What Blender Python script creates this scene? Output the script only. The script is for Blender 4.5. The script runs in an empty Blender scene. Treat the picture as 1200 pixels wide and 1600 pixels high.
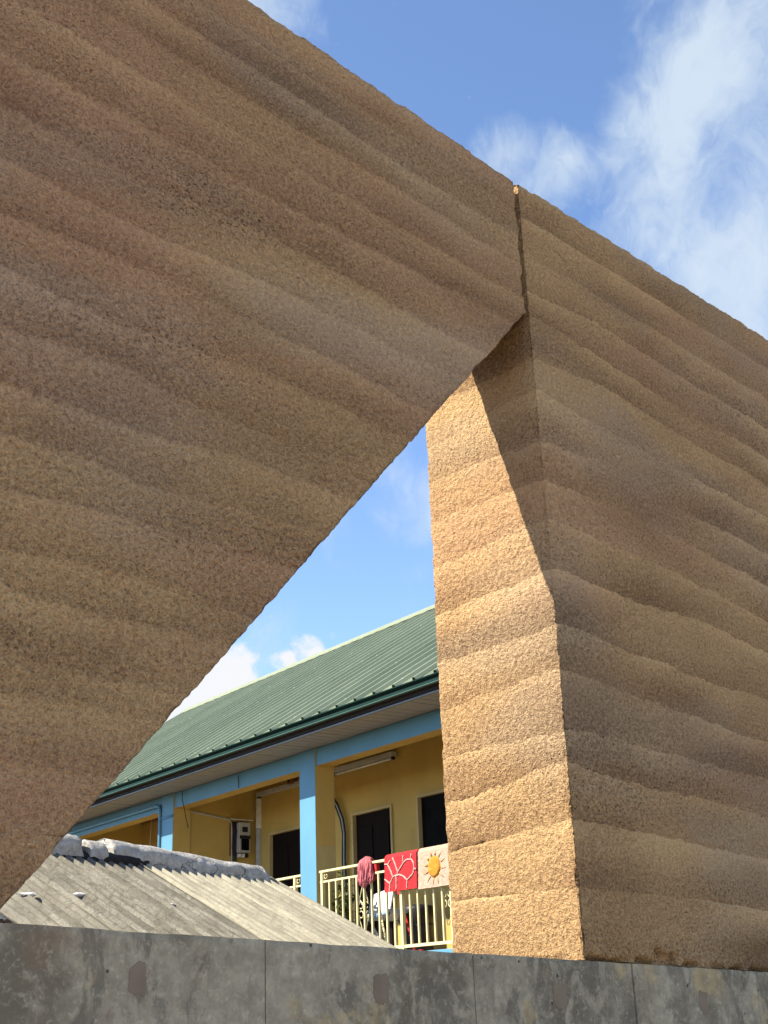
import bpy, bmesh, math, random
import numpy as np
from mathutils import Vector, Matrix
random.seed(7); RNG = np.random.default_rng(7)
scene = bpy.context.scene
COL = scene.collection

# ------------------------------------------------------------------ camera
F_PX, PITCH, ROLL = 1991.15, 0.369138, -0.037497      # focal in photo pixels (1200 x 1600)
CAM = np.array([0.0, 0.0, 1.5])
cam = bpy.data.cameras.new('camera'); cam_o = bpy.data.objects.new('camera', cam); COL.objects.link(cam_o)
cam.sensor_fit = 'VERTICAL'; cam.sensor_height = 32.0; cam.lens = F_PX/1600*32.0
cam.clip_start = 0.05; cam.clip_end = 3000
MR = Matrix.Rotation(math.pi/2+PITCH, 3, 'X') @ Matrix.Rotation(ROLL, 3, 'Z')
cam_o.matrix_world = Matrix.Translation(CAM.tolist()) @ MR.to_4x4()
scene.camera = cam_o
def ray(px, py):
    return np.array((MR @ Vector((px-600, 800-py, -F_PX))).normalized())

# ------------------------------------------------------------------ light
SUN_H = np.array([-0.98, -0.20]); SUN_H = SUN_H/np.linalg.norm(SUN_H)
SUN_EL = math.radians(43.6)
SUN_STRENGTH = 5.0; SKY_STRENGTH = 0.135; EXPOSURE = 1.3
sun = bpy.data.lights.new('sun', 'SUN'); sun.energy = SUN_STRENGTH; sun.angle = math.radians(0.53); sun.color = (1.0, 0.91, 0.76)
sun_o = bpy.data.objects.new('sun', sun); COL.objects.link(sun_o)
sdir = Vector((SUN_H[0]*math.cos(SUN_EL), SUN_H[1]*math.cos(SUN_EL), math.sin(SUN_EL)))
sun_o.rotation_euler = sdir.to_track_quat('Z', 'Y').to_euler(); sun_o.location = (-20, 0, 30)

scene.view_settings.view_transform = 'Standard'; scene.view_settings.look = 'None'
scene.view_settings.gamma = 1; scene.view_settings.use_curve_mapping = False
scene.view_settings.exposure = EXPOSURE
scene.render.engine = 'CYCLES'
scene.cycles.max_bounces = 6; scene.cycles.diffuse_bounces = 3; scene.cycles.glossy_bounces = 2; scene.cycles.transmission_bounces = 2; scene.cycles.caustics_reflective = False; scene.cycles.caustics_refractive = False
scene.render.resolution_x = 768; scene.render.resolution_y = 1024

world = bpy.data.worlds.new('World'); scene.world = world; world.use_nodes = True
def build_world():
    nt = world.node_tree; N = nt.nodes; L = nt.links; N.clear()
    out = N.new('ShaderNodeOutputWorld'); bg = N.new('ShaderNodeBackground'); L.new(bg.outputs[0], out.inputs[0])
    bg.inputs['Strength'].default_value = SKY_STRENGTH
    sky = N.new('ShaderNodeTexSky'); sky.sky_type = 'NISHITA'; sky.sun_disc = False
    sky.sun_elevation = SUN_EL; sky.sun_rotation = math.atan2(SUN_H[0], SUN_H[1])
    sky.altitude = 0; sky.air_density = 0.7; sky.dust_density = 0.1; sky.ozone_density = 2.0
    tc = N.new('ShaderNodeTexCoord')
    def math_(op, a, b=None, clamp=False):
        m = N.new('ShaderNodeMath'); m.operation = op; m.use_clamp = clamp
        for i, v in enumerate((a, b)):
            if v is None: continue
            if isinstance(v, (int, float)): m.inputs[i].default_value = v
            else: L.new(v, m.inputs[i])
        return m.outputs[0]
    def mapr(v, a, b, c=0.0, d=1.0, smooth=True):
        m = N.new('ShaderNodeMapRange'); m.interpolation_type = 'SMOOTHSTEP' if smooth else 'LINEAR'
        L.new(v, m.inputs[0])
        for i, x in enumerate((a, b, c, d)): m.inputs[1+i].default_value = x
        return m.outputs[0]
    hs = N.new('ShaderNodeHueSaturation'); hs.inputs['Saturation'].default_value = 1.02; L.new(sky.outputs[0], hs.inputs['Color'])
    # warped, wispy cloud noise over the whole dome
    mp = N.new('ShaderNodeMapping'); mp.inputs['Location'].default_value = (0.6, 0.3, 0.1); mp.inputs['Rotation'].default_value = (0.0, 0.62, 0.3)
    mp.inputs['Scale'].default_value = (1.25, 1, 0.8); L.new(tc.outputs['Generated'], mp.inputs[0])
    wp = N.new('ShaderNodeTexNoise'); wp.inputs['Scale'].default_value = 9; wp.inputs['Detail'].default_value = 4; L.new(mp.outputs[0], wp.inputs['Vector'])
    wv = N.new('ShaderNodeMix'); wv.data_type = 'RGBA'; wv.blend_type = 'LINEAR_LIGHT'; wv.inputs['Factor'].default_value = 0.10
    L.new(mp.outputs[0], wv.inputs['A']); L.new(wp.outputs['Color'], wv.inputs['B'])
    nz = N.new('ShaderNodeTexNoise'); nz.inputs['Scale'].default_value = 10.0; nz.inputs['Detail'].default_value = 9; nz.inputs['Roughness'].default_value = 0.62
    L.new(wv.outputs['Result'], nz.inputs['Vector'])
    nb = N.new('ShaderNodeTexNoise'); nb.inputs['Scale'].default_value = 2.1; nb.inputs['Detail'].default_value = 3
    L.new(tc.outputs['Generated'], nb.inputs['Vector'])
    def blobs(lst):
        acc = None
        for px, py, rad, gain in lst:
            c = ray(px, py)
            d = N.new('ShaderNodeVectorMath'); d.operation = 'DOT_PRODUCT'
            L.new(tc.outputs['Generated'], d.inputs[0]); d.inputs[1].default_value = c.tolist()
            v = mapr(d.outputs['Value'], math.cos(rad/F_PX), 1.0, 0, gain)
            acc = v if acc is None else math_('ADD', acc, v)
        return acc
    cover = mapr(nb.outputs['Fac'], 0.50, 0.72, 0, 0.16)
    hold = blobs([(700, 330, 320, -0.30), (560, 900, 170, -0.14), (620, 60, 260, -0.22), (800, 60, 200, -0.14), (880, 130, 120, -0.1)])
    soft = blobs([(1080, 40, 170, 0.09), (1040, 130, 140, 0.11), (1000, 210, 140, 0.10), (960, 290, 160, 0.14), (910, 350, 120, 0.06), (1130, 300, 220, 0.03),
                  (1190, 420, 170, 0.15), (1140, 480, 150, 0.08), (1190, 130, 200, 0.06), (810, 250, 120, 0.36), (765, 210, 80, 0.16), (640, 780, 95, 0.20),
                  (630, 850, 80, 0.08), (450, 0, 130, 0.12)])
    dens = math_('ADD', math_('ADD', math_('ADD', nz.outputs['Fac'], cover), hold), soft)
    dsoft = math_('MULTIPLY', mapr(dens, 0.43, 0.92), 0.88)
    # fair weather puffs low over the horizon
    nc = N.new('ShaderNodeTexNoise'); nc.inputs['Scale'].default_value = 38; nc.inputs['Detail'].default_value = 8; nc.inputs['Roughness'].default_value = 0.6
    L.new(tc.outputs['Generated'], nc.inputs['Vector'])
    puff = blobs([(362, 1052, 62, 0.50), (320, 1105, 85, 0.55), (475, 1018, 40, 0.42), (436, 1036, 30, 0.30), (505, 1035, 30, 0.2), (250, 1180, 120, 0.5)])
    lown = N.new('ShaderNodeTexNoise'); lown.inputs['Scale'].default_value = 5.0; lown.inputs['Detail'].default_value = 2; L.new(tc.outputs['Generated'], lown.inputs['Vector'])
    sx = N.new('ShaderNodeSeparateXYZ'); L.new(tc.outputs['Generated'], sx.inputs[0])
    band = math_('MULTIPLY', mapr(sx.outputs['Z'], 0.30, 0.05), mapr(lown.outputs['Fac'], 0.52, 0.70, 0, 0.35))
    dpuff = mapr(math_('ADD', math_('ADD', nc.outputs['Fac'], puff), band), 0.66, 0.90, 0, 0.96)
    mix1 = N.new('ShaderNodeMix'); mix1.data_type = 'RGBA'
    L.new(hs.outputs[0], mix1.inputs['A']); mix1.inputs['B'].default_value = (2.15, 2.5, 2.85, 1)
    L.new(dsoft, mix1.inputs['Factor'])
    mix2 = N.new('ShaderNodeMix'); mix2.data_type = 'RGBA'
    L.new(mix1.outputs['Result'], mix2.inputs['A']); mix2.inputs['B'].default_value = (2.85, 2.87, 2.92, 1)
    L.new(dpuff, mix2.inputs['Factor'])
    L.new(mix2.outputs['Result'], bg.inputs['Color'])
build_world()

# ------------------------------------------------------------------ helpers
def tag(o, label=None, cat=None, group=None, kind=None):
    for k, v in (('label', label), ('category', cat), ('group', group), ('kind', kind)):
        if v: o[k] = v
    return o
def empty(name, loc, rz=0.0):
    o = bpy.data.objects.new(name, None); COL.objects.link(o); o.location = loc; o.rotation_euler = (0, 0, rz); o.empty_display_size = 0.1
    return o
def link(name, me, mat, parent=None, loc=None, rz=None):
    o = bpy.data.objects.new(name, me); COL.objects.link(o)
    if mat is not None:
        for m in (mat if isinstance(mat, (list, tuple)) else [mat]): me.materials.append(m)
    if parent is not None: o.parent = parent
    if loc is not None: o.location = loc
    if rz is not None: o.rotation_euler = (0, 0, rz)
    return o
def copy_of(o, parent, loc=None, rot=None):
    c = o.copy(); COL.objects.link(c); c.parent = parent
    if loc is not None: c.location = loc
    if rot is not None: c.rotation_euler = rot
    return c
class MB:
    """collects shapes for ONE mesh object"""
    def __init__(s): s.v = []; s.f = []; s.m = []
    def add(s, verts, faces, mi=0):
        b = len(s.v); s.v += [tuple(map(float, v)) for v in verts]
        for f in faces: s.f.append(tuple(b+i for i in f)); s.m.append(mi)
        return s
    def box(s, x0, x1, y0, y1, z0, z1, mi=0):
        v = [(x0,y0,z0),(x1,y0,z0),(x1,y1,z0),(x0,y1,z0),(x0,y0,z1),(x1,y0,z1),(x1,y1,z1),(x0,y1,z1)]
        return s.add(v, [(0,3,2,1),(4,5,6,7),(0,1,5,4),(1,2,6,5),(2,3,7,6),(3,0,4,7)], mi)
    def extrude_x(s, prof, x0, x1, mi=0):
        """closed (y,z) profile, counter-clockwise seen from +x"""
        n = len(prof); v = [(x0, y, z) for y, z in prof] + [(x1, y, z) for y, z in prof]
        f = [(i, (i+1) % n, n+(i+1) % n, n+i) for i in range(n)] + [tuple(range(n-1, -1, -1)), tuple(range(n, 2*n))]
        return s.add(v, f, mi)
    def tube(s, pts, r, n=8, mi=0, caps=True):
        pts = [Vector(p) for p in pts]; k = len(pts)
        rs = r if isinstance(r, (list, tuple)) else [r]*k
        rings = []; up = None
        for i, p in enumerate(pts):
            t = (pts[min(i+1, k-1)] - pts[max(i-1, 0)]).normalized()
            if up is None: up = Vector((0, 0, 1)) if abs(t.z) < 0.9 else Vector((1, 0, 0))
            a = t.cross(up)
            if a.length < 1e-4: a = t.cross(Vector((0.3, 1, 0.1)))
            a.normalize(); b = a.cross(t).normalized(); up = b
            rings.append([p + (a*math.cos(2*math.pi*j/n) + b*math.sin(2*math.pi*j/n))*rs[i] for j in range(n)])
        v = [q for ring in rings for q in ring]; f = []
        for i in range(k-1):
            for j in range(n): f.append((i*n+j, i*n+(j+1) % n, (i+1)*n+(j+1) % n, (i+1)*n+j))
        if caps: f += [tuple(range(n-1, -1, -1)), tuple((k-1)*n+j for j in range(n))]
        return s.add(v, f, mi)
    def lathe(s, prof, cx, cy, n=24, mi=0):
        v = []; f = []
        for r, z in prof:
            for j in range(n): v.append((cx+r*math.cos(2*math.pi*j/n), cy+r*math.sin(2*math.pi*j/n), z))
        for i in range(len(prof)-1):
            for j in range(n): f.append((i*n+j, i*n+(j+1) % n, (i+1)*n+(j+1) % n, (i+1)*n+j))
        return s.add(v, f, mi)
    def mesh(s, name, bevel=0.0, smooth=False, fix=False):
        me = bpy.data.meshes.new(name); me.from_pydata(s.v, [], s.f)
        me.polygons.foreach_set('material_index', s.m)
        if bevel or fix:
            bm = bmesh.new(); bm.from_mesh(me)
            if fix: bmesh.ops.recalc_face_normals(bm, faces=bm.faces)
            if bevel:
                es = [e for e in bm.edges if len(e.link_faces) == 2 and e.calc_face_angle(0) > 0.5]
                bmesh.ops.bevel(bm, geom=es, offset=bevel, segments=2, profile=0.6, affect='EDGES', clamp_overlap=True)
            bm.to_mesh(me); bm.free()
        if smooth: me.polygons.foreach_set('use_smooth', [True]*len(me.polygons))
        me.update(); return me
    def build(s, name, mat, parent=None, bevel=0.0, smooth=False, loc=None, rz=None, fix=False):
        return link(name, s.mesh(name, bevel, smooth, fix), mat, parent, loc, rz)
def np_mesh(name, V, quads, ngons=(), attrs=None, smooth=True):
    me = bpy.data.meshes.new(name)
    nq = len(quads); loops = nq*4 + sum(len(g) for g in ngons)
    me.vertices.add(len(V)); me.vertices.foreach_set('co', np.asarray(V, np.float32).ravel())
    me.loops.add(loops); me.polygons.add(nq+len(ngons))
    idx = np.concatenate([np.asarray(quads, np.int32).ravel()] + [np.asarray(g, np.int32) for g in ngons]) if ngons else np.asarray(quads, np.int32).ravel()
    me.loops.foreach_set('vertex_index', idx)
    tot = np.concatenate([np.full(nq, 4), np.array([len(g) for g in ngons], int)]).astype(np.int32)
    st = np.concatenate([[0], np.cumsum(tot)[:-1]]).astype(np.int32)
    me.polygons.foreach_set('loop_start', st)
    me.polygons.foreach_set('loop_total', tot)
    sm = np.concatenate([np.full(nq, smooth), np.zeros(len(ngons), bool)])
    me.polygons.foreach_set('use_smooth', sm)
    for k, a in (attrs or {}).items():
        at = me.attributes.new(k, 'FLOAT', 'POINT'); at.data.foreach_set('value', np.asarray(a, np.float32).ravel())
    me.update(); me.validate(); return me

def _hash(i, j, k, seed):
    h = (i*374761393 + j*668265263 + k*2147483647 + seed*1274126177) & 0xFFFFFFFF
    h = ((h ^ (h >> 13)) * 1274126177) & 0xFFFFFFFF
    h = ((h ^ (h >> 16)) * 2246822519) & 0xFFFFFFFF
    return ((h ^ (h >> 15)) & 0xFFFFFF) / float(0xFFFFFF)
def vnoise(P, seed=0):
    P = np.asarray(P, float); I = np.floor(P).astype(np.int64); Fr = P-I; Fr = Fr*Fr*(3-2*Fr); r = 0
    for a in (0, 1):
        for b in (0, 1):
            for c in (0, 1):
                w = (Fr[..., 0] if a else 1-Fr[..., 0])*(Fr[..., 1] if b else 1-Fr[..., 1])*(Fr[..., 2] if c else 1-Fr[..., 2])
                r = r + w*_hash(I[..., 0]+a+5000, I[..., 1]+b+5000, I[..., 2]+c+5000, seed)
    return r*2-1
def fbm(P, oct=4, seed=0, gain=0.5):
    P = np.asarray(P, float); r = 0; a = 1; t = 0
    for o in range(oct): r = r + a*vnoise(P*(2.03**o)+o*17.3, seed+o); t += a; a *= gain
    return r/t

# ------------------------------------------------------------------ materials
class Mat:
    def __init__(s, name, rough=0.8, metal=0.0, spec=0.3):
        s.m = bpy.data.materials.new(name); s.m.use_nodes = True; s.nt = s.m.node_tree; s.N = s.nt.nodes; s.L = s.nt.links
        s.b = s.N['Principled BSDF']; s.b.inputs['Roughness'].default_value = rough; s.b.inputs['Metallic'].default_value = metal
        s.b.inputs['Specular IOR Level'].default_value = spec
        s.tc = s.N.new('ShaderNodeTexCoord')
    def put(s, sock, v):
        if hasattr(v, 'links') or isinstance(v, bpy.types.NodeSocket): s.L.new(v, sock)
        else: sock.default_value = v
    def vec(s, scale=(1, 1, 1), loc=(0, 0, 0), rot=(0, 0, 0)):
        m = s.N.new('ShaderNodeMapping'); m.inputs['Scale'].default_value = scale; m.inputs['Location'].default_value = loc; m.inputs['Rotation'].default_value = rot
        s.L.new(s.tc.outputs['Object'], m.inputs[0]); return m.outputs[0]
    def noise(s, scale, detail=4, rough=0.55, vec=None, dist=0.0):
        n = s.N.new('ShaderNodeTexNoise'); n.inputs['Scale'].default_value = scale; n.inputs['Detail'].default_value = detail
        n.inputs['Roughness'].default_value = rough; n.inputs['Distortion'].default_value = dist
        s.L.new(vec if vec is not None else s.tc.outputs['Object'], n.inputs['Vector']); return n.outputs['Fac']
    def voro(s, scale, vec=None, feature='F1'):
        n = s.N.new('ShaderNodeTexVoronoi'); n.inputs['Scale'].default_value = scale; n.feature = feature
        s.L.new(vec if vec is not None else s.tc.outputs['Object'], n.inputs['Vector']); return n.outputs['Distance']
    def attr(s, name):
        n = s.N.new('ShaderNodeAttribute'); n.attribute_name = name; return n.outputs['Fac']
    def ramp(s, v, a, b, c=0.0, d=1.0, smooth=True):
        m = s.N.new('ShaderNodeMapRange'); m.interpolation_type = 'SMOOTHSTEP' if smooth else 'LINEAR'
        s.L.new(v, m.inputs[0])
        for i, x in enumerate((a, b, c, d)): m.inputs[1+i].default_value = x
        return m.outputs[0]
    def math(s, op, a, b=0.0, clamp=False):
        m = s.N.new('ShaderNodeMath'); m.operation = op; m.use_clamp = clamp
        s.put(m.inputs[0], a); s.put(m.inputs[1], b); return m.outputs[0]
    def mix(s, f, a, b, mode='MIX'):
        m = s.N.new('ShaderNodeMix'); m.data_type = 'RGBA'; m.blend_type = mode
        s.put(m.inputs['Factor'], f)
        for k, c in (('A', a), ('B', b)):
            if isinstance(c, tuple): m.inputs[k].default_value = (*c, 1) if len(c) == 3 else c
            else: s.L.new(c, m.inputs[k])
        return m.outputs['Result']
    def color(s, c):
        if isinstance(c, tuple): s.b.inputs['Base Color'].default_value = (*c, 1)
        else: s.L.new(c, s.b.inputs['Base Color'])
        return s
    def bump(s, h, strength=0.5, dist=0.01):
        b = s.N.new('ShaderNodeBump'); b.inputs['Strength'].default_value = strength; b.inputs['Distance'].default_value = dist
        s.L.new(h, b.inputs['Height']); s.L.new(b.outputs[0], s.b.inputs['Normal']); return s

def mat_earth():
    M = Mat('rammed_earth', 0.95, spec=0.10)
    base, red, gry, pm = M.attr('base'), M.attr('red'), M.attr('grey'), M.attr('pitted')
    grain = M.noise(82, 3, 0.78, M.vec((1, 1, 1.25))); speck = M.noise(215, 2, 0.75, M.vec((1, 1, 1), (3, 1, 7)))
    g = M.math('ADD', M.math('MULTIPLY', M.ramp(grain, 0.30, 0.70, -0.5, 0.5, False), 0.62), M.math('MULTIPLY', M.ramp(speck, 0.28, 0.72, -0.5, 0.5, False), 0.62))
    f = M.math('ADD', base, g, True)
    col = M.mix(f, (0.215, 0.125, 0.062), (0.66, 0.440, 0.215))
    col = M.mix(red, col, M.mix(f, (0.215, 0.105, 0.062), (0.58, 0.345, 0.205)))
    col = M.mix(gry, col, M.mix(f, (0.190, 0.138, 0.092), (0.55, 0.425, 0.290)))
    pits = M.math('MULTIPLY', M.ramp(M.noise(118, 2, 0.65, M.vec((1, 1, 1.2), (1, 2, 3))), 0.28, 0.42, 1, 0), M.math('ADD', M.math('MULTIPLY', pm, 0.65), 0.14))
    col = M.mix(pits, col, (0.055, 0.030, 0.018))
    chip = M.ramp(M.voro(30, M.vec((1, 1, 1), (4, 7, 1))), 0.03, 0.075, 0.55, 0)
    col = M.mix(chip, col, (0.55, 0.41, 0.28))
    M.color(col)
    h = M.math('ADD', grain, M.math('MULTIPLY', speck, 0.5))
    h = M.math('SUBTRACT', h, M.math('MULTIPLY', pits, 0.6))
    M.bump(h, 1.0, 0.013)
    return M.m
def mat_concrete():
    M = Mat('board_marked_concrete', 0.9, spec=0.12)
    a = M.noise(2.0, 7, 0.66, M.vec((1, 1, 1.2), (0.4, 0, 0.3)), 0.3); b = M.noise(9, 7, 0.72, M.vec((1, 1, 0.8)), 0.5); c = M.noise(70, 5, 0.75); e = M.noise(26, 6, 0.72)
    col = M.mix(M.ramp(a, 0.42, 0.56), (0.155, 0.132, 0.093), (0.356, 0.312, 0.224))
    col = M.mix(M.ramp(b, 0.47, 0.60, 0, 0.70), col, (0.447, 0.397, 0.285))
    col = M.mix(M.ramp(M.noise(5.5, 7, 0.70, M.vec((1, 1, 0.7), (5, 2, 9)), 0.6), 0.53, 0.60, 0, 0.75), col, (0.127, 0.113, 0.088))
    col = M.mix(M.ramp(M.noise(3.4, 6, 0.68, M.vec((1, 1, 1), (2.2, 7, 3)), 0.4), 0.56, 0.63, 0, 0.70), col, (0.486, 0.372, 0.189))
    col = M.mix(M.ramp(M.noise(3.6, 4, 0.6, M.vec((1, 1, 0.5), (9, 1, 4))), 0.56, 0.74, 0, 0.50), col, (0.259, 0.171, 0.100))
    col = M.mix(M.ramp(M.noise(6, 5, 0.65, M.vec((4.5, 1, 0.6), (1, 4, 2))), 0.54, 0.70, 0, 0.40), col, (0.149, 0.132, 0.100))
    col = M.mix(M.ramp(e, 0.35, 0.66, 0, 0.55), col, (0.168, 0.146, 0.105))
    col = M.mix(M.ramp(c, 0.52, 0.72, 0, 0.55), col, (0.517, 0.470, 0.346))
    hole = M.ramp(M.voro(19, M.vec((1, 1, 1), (0.3, 0.1, 0.7))), 0.035, 0.085, 1, 0)
    hole = M.math('MULTIPLY', hole, M.ramp(M.noise(9, 2), 0.48, 0.54))
    col = M.mix(hole, col, (0.039, 0.033, 0.023))
    M.color(col)
    h = M.math('ADD', M.math('MULTIPLY', c, 0.35), M.math('MULTIPLY', M.ramp(b, 0.47, 0.56), 0.25))
    h = M.math('SUBTRACT', M.math('ADD', h, M.math('MULTIPLY', e, 0.3)), hole); M.bump(h, 0.6, 0.006)
    return M.m
def mat_paint(name, c, rough=0.6, var=0.10, stain=0.0, spec=0.3):
    M = Mat(name, rough, spec=spec)
    col = M.mix(M.ramp(M.noise(2.5, 5, 0.6), 0.3, 0.7), tuple(x*(1-var) for x in c), tuple(min(1, x*(1+var*0.6)) for x in c))
    if stain: col = M.mix(M.ramp(M.noise(3.5, 5, 0.65, M.vec((1.6, 1.6, 0.45))), 0.55, 0.78, 0, stain), col, tuple(x*0.45 for x in c))
    M.color(col); M.bump(M.noise(70, 4, 0.6), 0.12, 0.004); return M.m
def mat_plain(name, c, rough=0.7, metal=0.0, spec=0.3):
    M = Mat(name, rough, metal, spec)
    M.color(M.mix(M.ramp(M.noise(14, 4), 0.3, 0.7), tuple(x*0.86 for x in c), tuple(min(1, x*1.08) for x in c))); return M.m
def mat_fabric(name, c, c2=None, scale=160):
    M = Mat(name, 0.95, spec=0.1); n = M.noise(scale, 4, 0.7); k = M.noise(18, 4, 0.6)
    col = M.mix(M.ramp(n, 0.3, 0.7), tuple(x*0.6 for x in c), tuple(min(1, x*1.15) for x in c))
    if c2: col = M.mix(M.ramp(k, 0.5, 0.62, 0, 0.75), col, c2)
    M.color(col); M.bump(M.math('ADD', n, k), 0.8, 0.008); return M.m
def mat_asbestos(name, light, dark, lichen):
    M = Mat(name, 0.92, spec=0.1)
    col = M.mix(M.ramp(M.noise(3.0, 4, 0.6, M.vec((4.0, 0.7, 0.7))), 0.34, 0.66), dark, light)
    col = M.mix(M.ramp(M.noise(75, 5, 0.75), 0.40, 0.62, 0, lichen*0.6), col, tuple(x*0.55 for x in dark))
    col = M.mix(M.ramp(M.noise(120, 3, 0.7, M.vec((1, 1, 1), (3, 3, 3))), 0.58, 0.68, 0, 0.35), col, (0.46, 0.44, 0.37))
    col = M.mix(M.ramp(M.noise(2.0, 4, 0.65, M.vec((1.2, 0.8, 1), (4, 2, 1))), 0.54, 0.72, 0, 0.35), col, tuple(x*0.6 for x in dark))
    col = M.mix(M.ramp(M.noise(1.0, 3, 0.6, M.vec((24, 1.6, 1.6), (2, 9, 4))), 0.44, 0.62, 0, 0.62), col, tuple(x*0.62 for x in dark))
    col = M.mix(M.ramp(M.noise(38, 4, 0.7, M.vec((1, 0.6, 0.6), (7, 7, 2))), 0.50, 0.66, 0, lichen*0.75), col, tuple(x*0.40 for x in dark))
    M.color(col); M.bump(M.noise(130, 4, 0.7), 0.5, 0.006); return M.m
def mat_mortar():
    M = Mat('cracked_mortar', 0.92, spec=0.15); n = M.noise(22, 6, 0.7)
    col = M.mix(M.ramp(n, 0.3, 0.7), (0.29, 0.28, 0.25), (0.52, 0.50, 0.45))
    nn = M.N.new('ShaderNodeTexNoise'); nn.inputs['Scale'].default_value = 11; M.L.new(M.tc.outputs['Object'], nn.inputs['Vector'])
    w = M.mix(0.16, M.tc.outputs['Object'], nn.outputs['Color'])
    cr = M.ramp(M.voro(7.5, w, 'DISTANCE_TO_EDGE'), 0.0, 0.022, 1, 0)
    cr = M.math('MULTIPLY', cr, M.ramp(M.noise(6, 3), 0.50, 0.62))
    col = M.mix(cr, col, (0.045, 0.045, 0.045)); M.color(col)
    M.bump(M.math('SUBTRACT', n, cr), 0.9, 0.02); return M.m
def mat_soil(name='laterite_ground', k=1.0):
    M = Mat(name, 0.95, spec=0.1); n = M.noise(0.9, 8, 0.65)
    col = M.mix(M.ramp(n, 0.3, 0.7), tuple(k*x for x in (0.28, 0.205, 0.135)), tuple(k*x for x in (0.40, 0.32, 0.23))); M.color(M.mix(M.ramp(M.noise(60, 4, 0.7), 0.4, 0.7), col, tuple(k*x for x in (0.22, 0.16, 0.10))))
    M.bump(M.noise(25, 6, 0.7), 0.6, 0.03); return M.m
def mat_roof(name, c):
    M = Mat(name, 0.38, 0.0, 0.45)
    col = M.mix(M.ramp(M.noise(1.6, 5, 0.6, M.vec((2.5, 0.5, 0.5))), 0.3, 0.7), tuple(x*0.88 for x in c), tuple(x*1.08 for x in c))
    col = M.mix(M.ramp(M.noise(9, 5, 0.65), 0.55, 0.8, 0, 0.35), col, tuple(x*0.6+0.05 for x in c)); M.color(col)
    M.bump(M.noise(5, 3), 0.12, 0.02); return M.m
def mat_glass_dark(name, c):
    M = Mat(name, 0.6, 0.0, 0.03); M.color(M.mix(M.ramp(M.noise(6, 3), 0.4, 0.6), c, tuple(x*1.6 for x in c))); return M.m

EARTH = mat_earth(); CONC = mat_concrete(); SOIL = mat_soil(); MORTAR = mat_mortar()
YELLOW = mat_paint('yellow_wall_paint', (0.50, 0.345, 0.095), 0.75, 0.08, 0.25)
BLUE = mat_paint('sky_blue_paint', (0.092, 0.240, 0.350), 0.5, 0.06, 0.12)
CREAM = mat_paint('cream_metal_paint', (0.60, 0.54, 0.29), 0.45, 0.06, 0.2)
GREY_TRIM = mat_paint('grey_plastic', (0.17, 0.18, 0.19), 0.5)
SOFFIT = mat_paint('pale_soffit_plastic', (0.30, 0.28, 0.245), 0.45, 0.06)
ROOFG = mat_roof('sage_roof_metal', (0.225, 0.262, 0.170))
RIDGE = mat_plain('pale_ridge_metal', (0.22, 0.245, 0.15), 0.5)
GUTTER = mat_paint('dark_green_gutter', (0.001, 0.020, 0.015), 0.6, 0.1, 0.0, 0.15)
GUTLIP = mat_plain('gutter_lip', (0.03, 0.085, 0.066), 0.4)
FASCIA = mat_plain('dark_fascia', (0.022, 0.018, 0.015), 0.8)
DOORW = mat_plain('dark_door_wood', (0.010, 0.006, 0.005), 0.75, 0.0, 0.08)
DARKGL = mat_glass_dark('dark_pane', (0.004, 0.004, 0.004))
FRAME = mat_paint('pale_frame_paint', (0.48, 0.37, 0.17), 0.55)
BLACKP = mat_plain('black_plastic', (0.018, 0.018, 0.020), 0.45)
GREYP = mat_plain('grey_pvc', (0.42, 0.42, 0.40), 0.5)
WHITEP = mat_plain('white_plastic', (0.72, 0.72, 0.70), 0.5)
WOODB = mat_plain('brown_board', (0.20, 0.09, 0.035), 0.8)
DADO = mat_paint('faded_lower_paint', (0.44, 0.35, 0.16), 0.8, 0.1, 0.2)
FLOORC = mat_plain('balcony_concrete', (0.30, 0.28, 0.25), 0.8)

# ------------------------------------------------------------------ frames of reference
WA = 0.792284                                          # heading of the earth wall
P0 = Vector((0.464133, 3.4, 1.588515)); W_ROT = math.pi/2-WA
BETA = 0.638396                                        # heading of the house front
B0 = Vector((0.194927, 12.996624, 0.0)); B_ROT = math.atan2(-math.cos(BETA), math.sin(BETA))
BACK_Z = -0.7                                          # the plot behind the wall lies lower

def build_ground():
    d = Vector((math.sin(WA), math.cos(WA), 0)); n = Vector((math.cos(WA), -math.sin(WA), 0)); o = Vector((P0.x, P0.y, 0))
    R = 600.0
    def P(u, v, z): q = o+d*u-n*v; return (q.x, q.y, z)
    m = MB()
    us = [-R, -60, -8, 8, 60, R]
    nfront = None
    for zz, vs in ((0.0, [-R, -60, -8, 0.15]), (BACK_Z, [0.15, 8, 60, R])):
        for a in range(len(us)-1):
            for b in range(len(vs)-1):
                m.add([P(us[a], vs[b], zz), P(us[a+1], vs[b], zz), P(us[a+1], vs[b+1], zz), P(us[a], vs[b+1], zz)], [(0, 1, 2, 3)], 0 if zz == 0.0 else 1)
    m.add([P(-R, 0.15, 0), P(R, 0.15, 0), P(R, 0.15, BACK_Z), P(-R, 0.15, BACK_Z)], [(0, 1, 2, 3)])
    o_ = m.build('ground', [SOIL, mat_soil('bounce_cut_yard_soil', 0.38)]); tag(o_, 'bare reddish brown earth ground below the plinth', 'ground', kind='structure')  # unseen yard soil behind the wall, darkened to cut bounce light under the eave
build_ground()

# ------------------------------------------------------------------ rammed earth blocks
T_R, T_L = 0.457, 0.278
def plinth_top(u): return -0.0005-0.042*u
DIAG_K = (1.856-0.083)/(1.609-0.016)
def ud(z): return np.minimum(-0.020, -0.016-(1.856-z)/DIAG_K)

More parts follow.
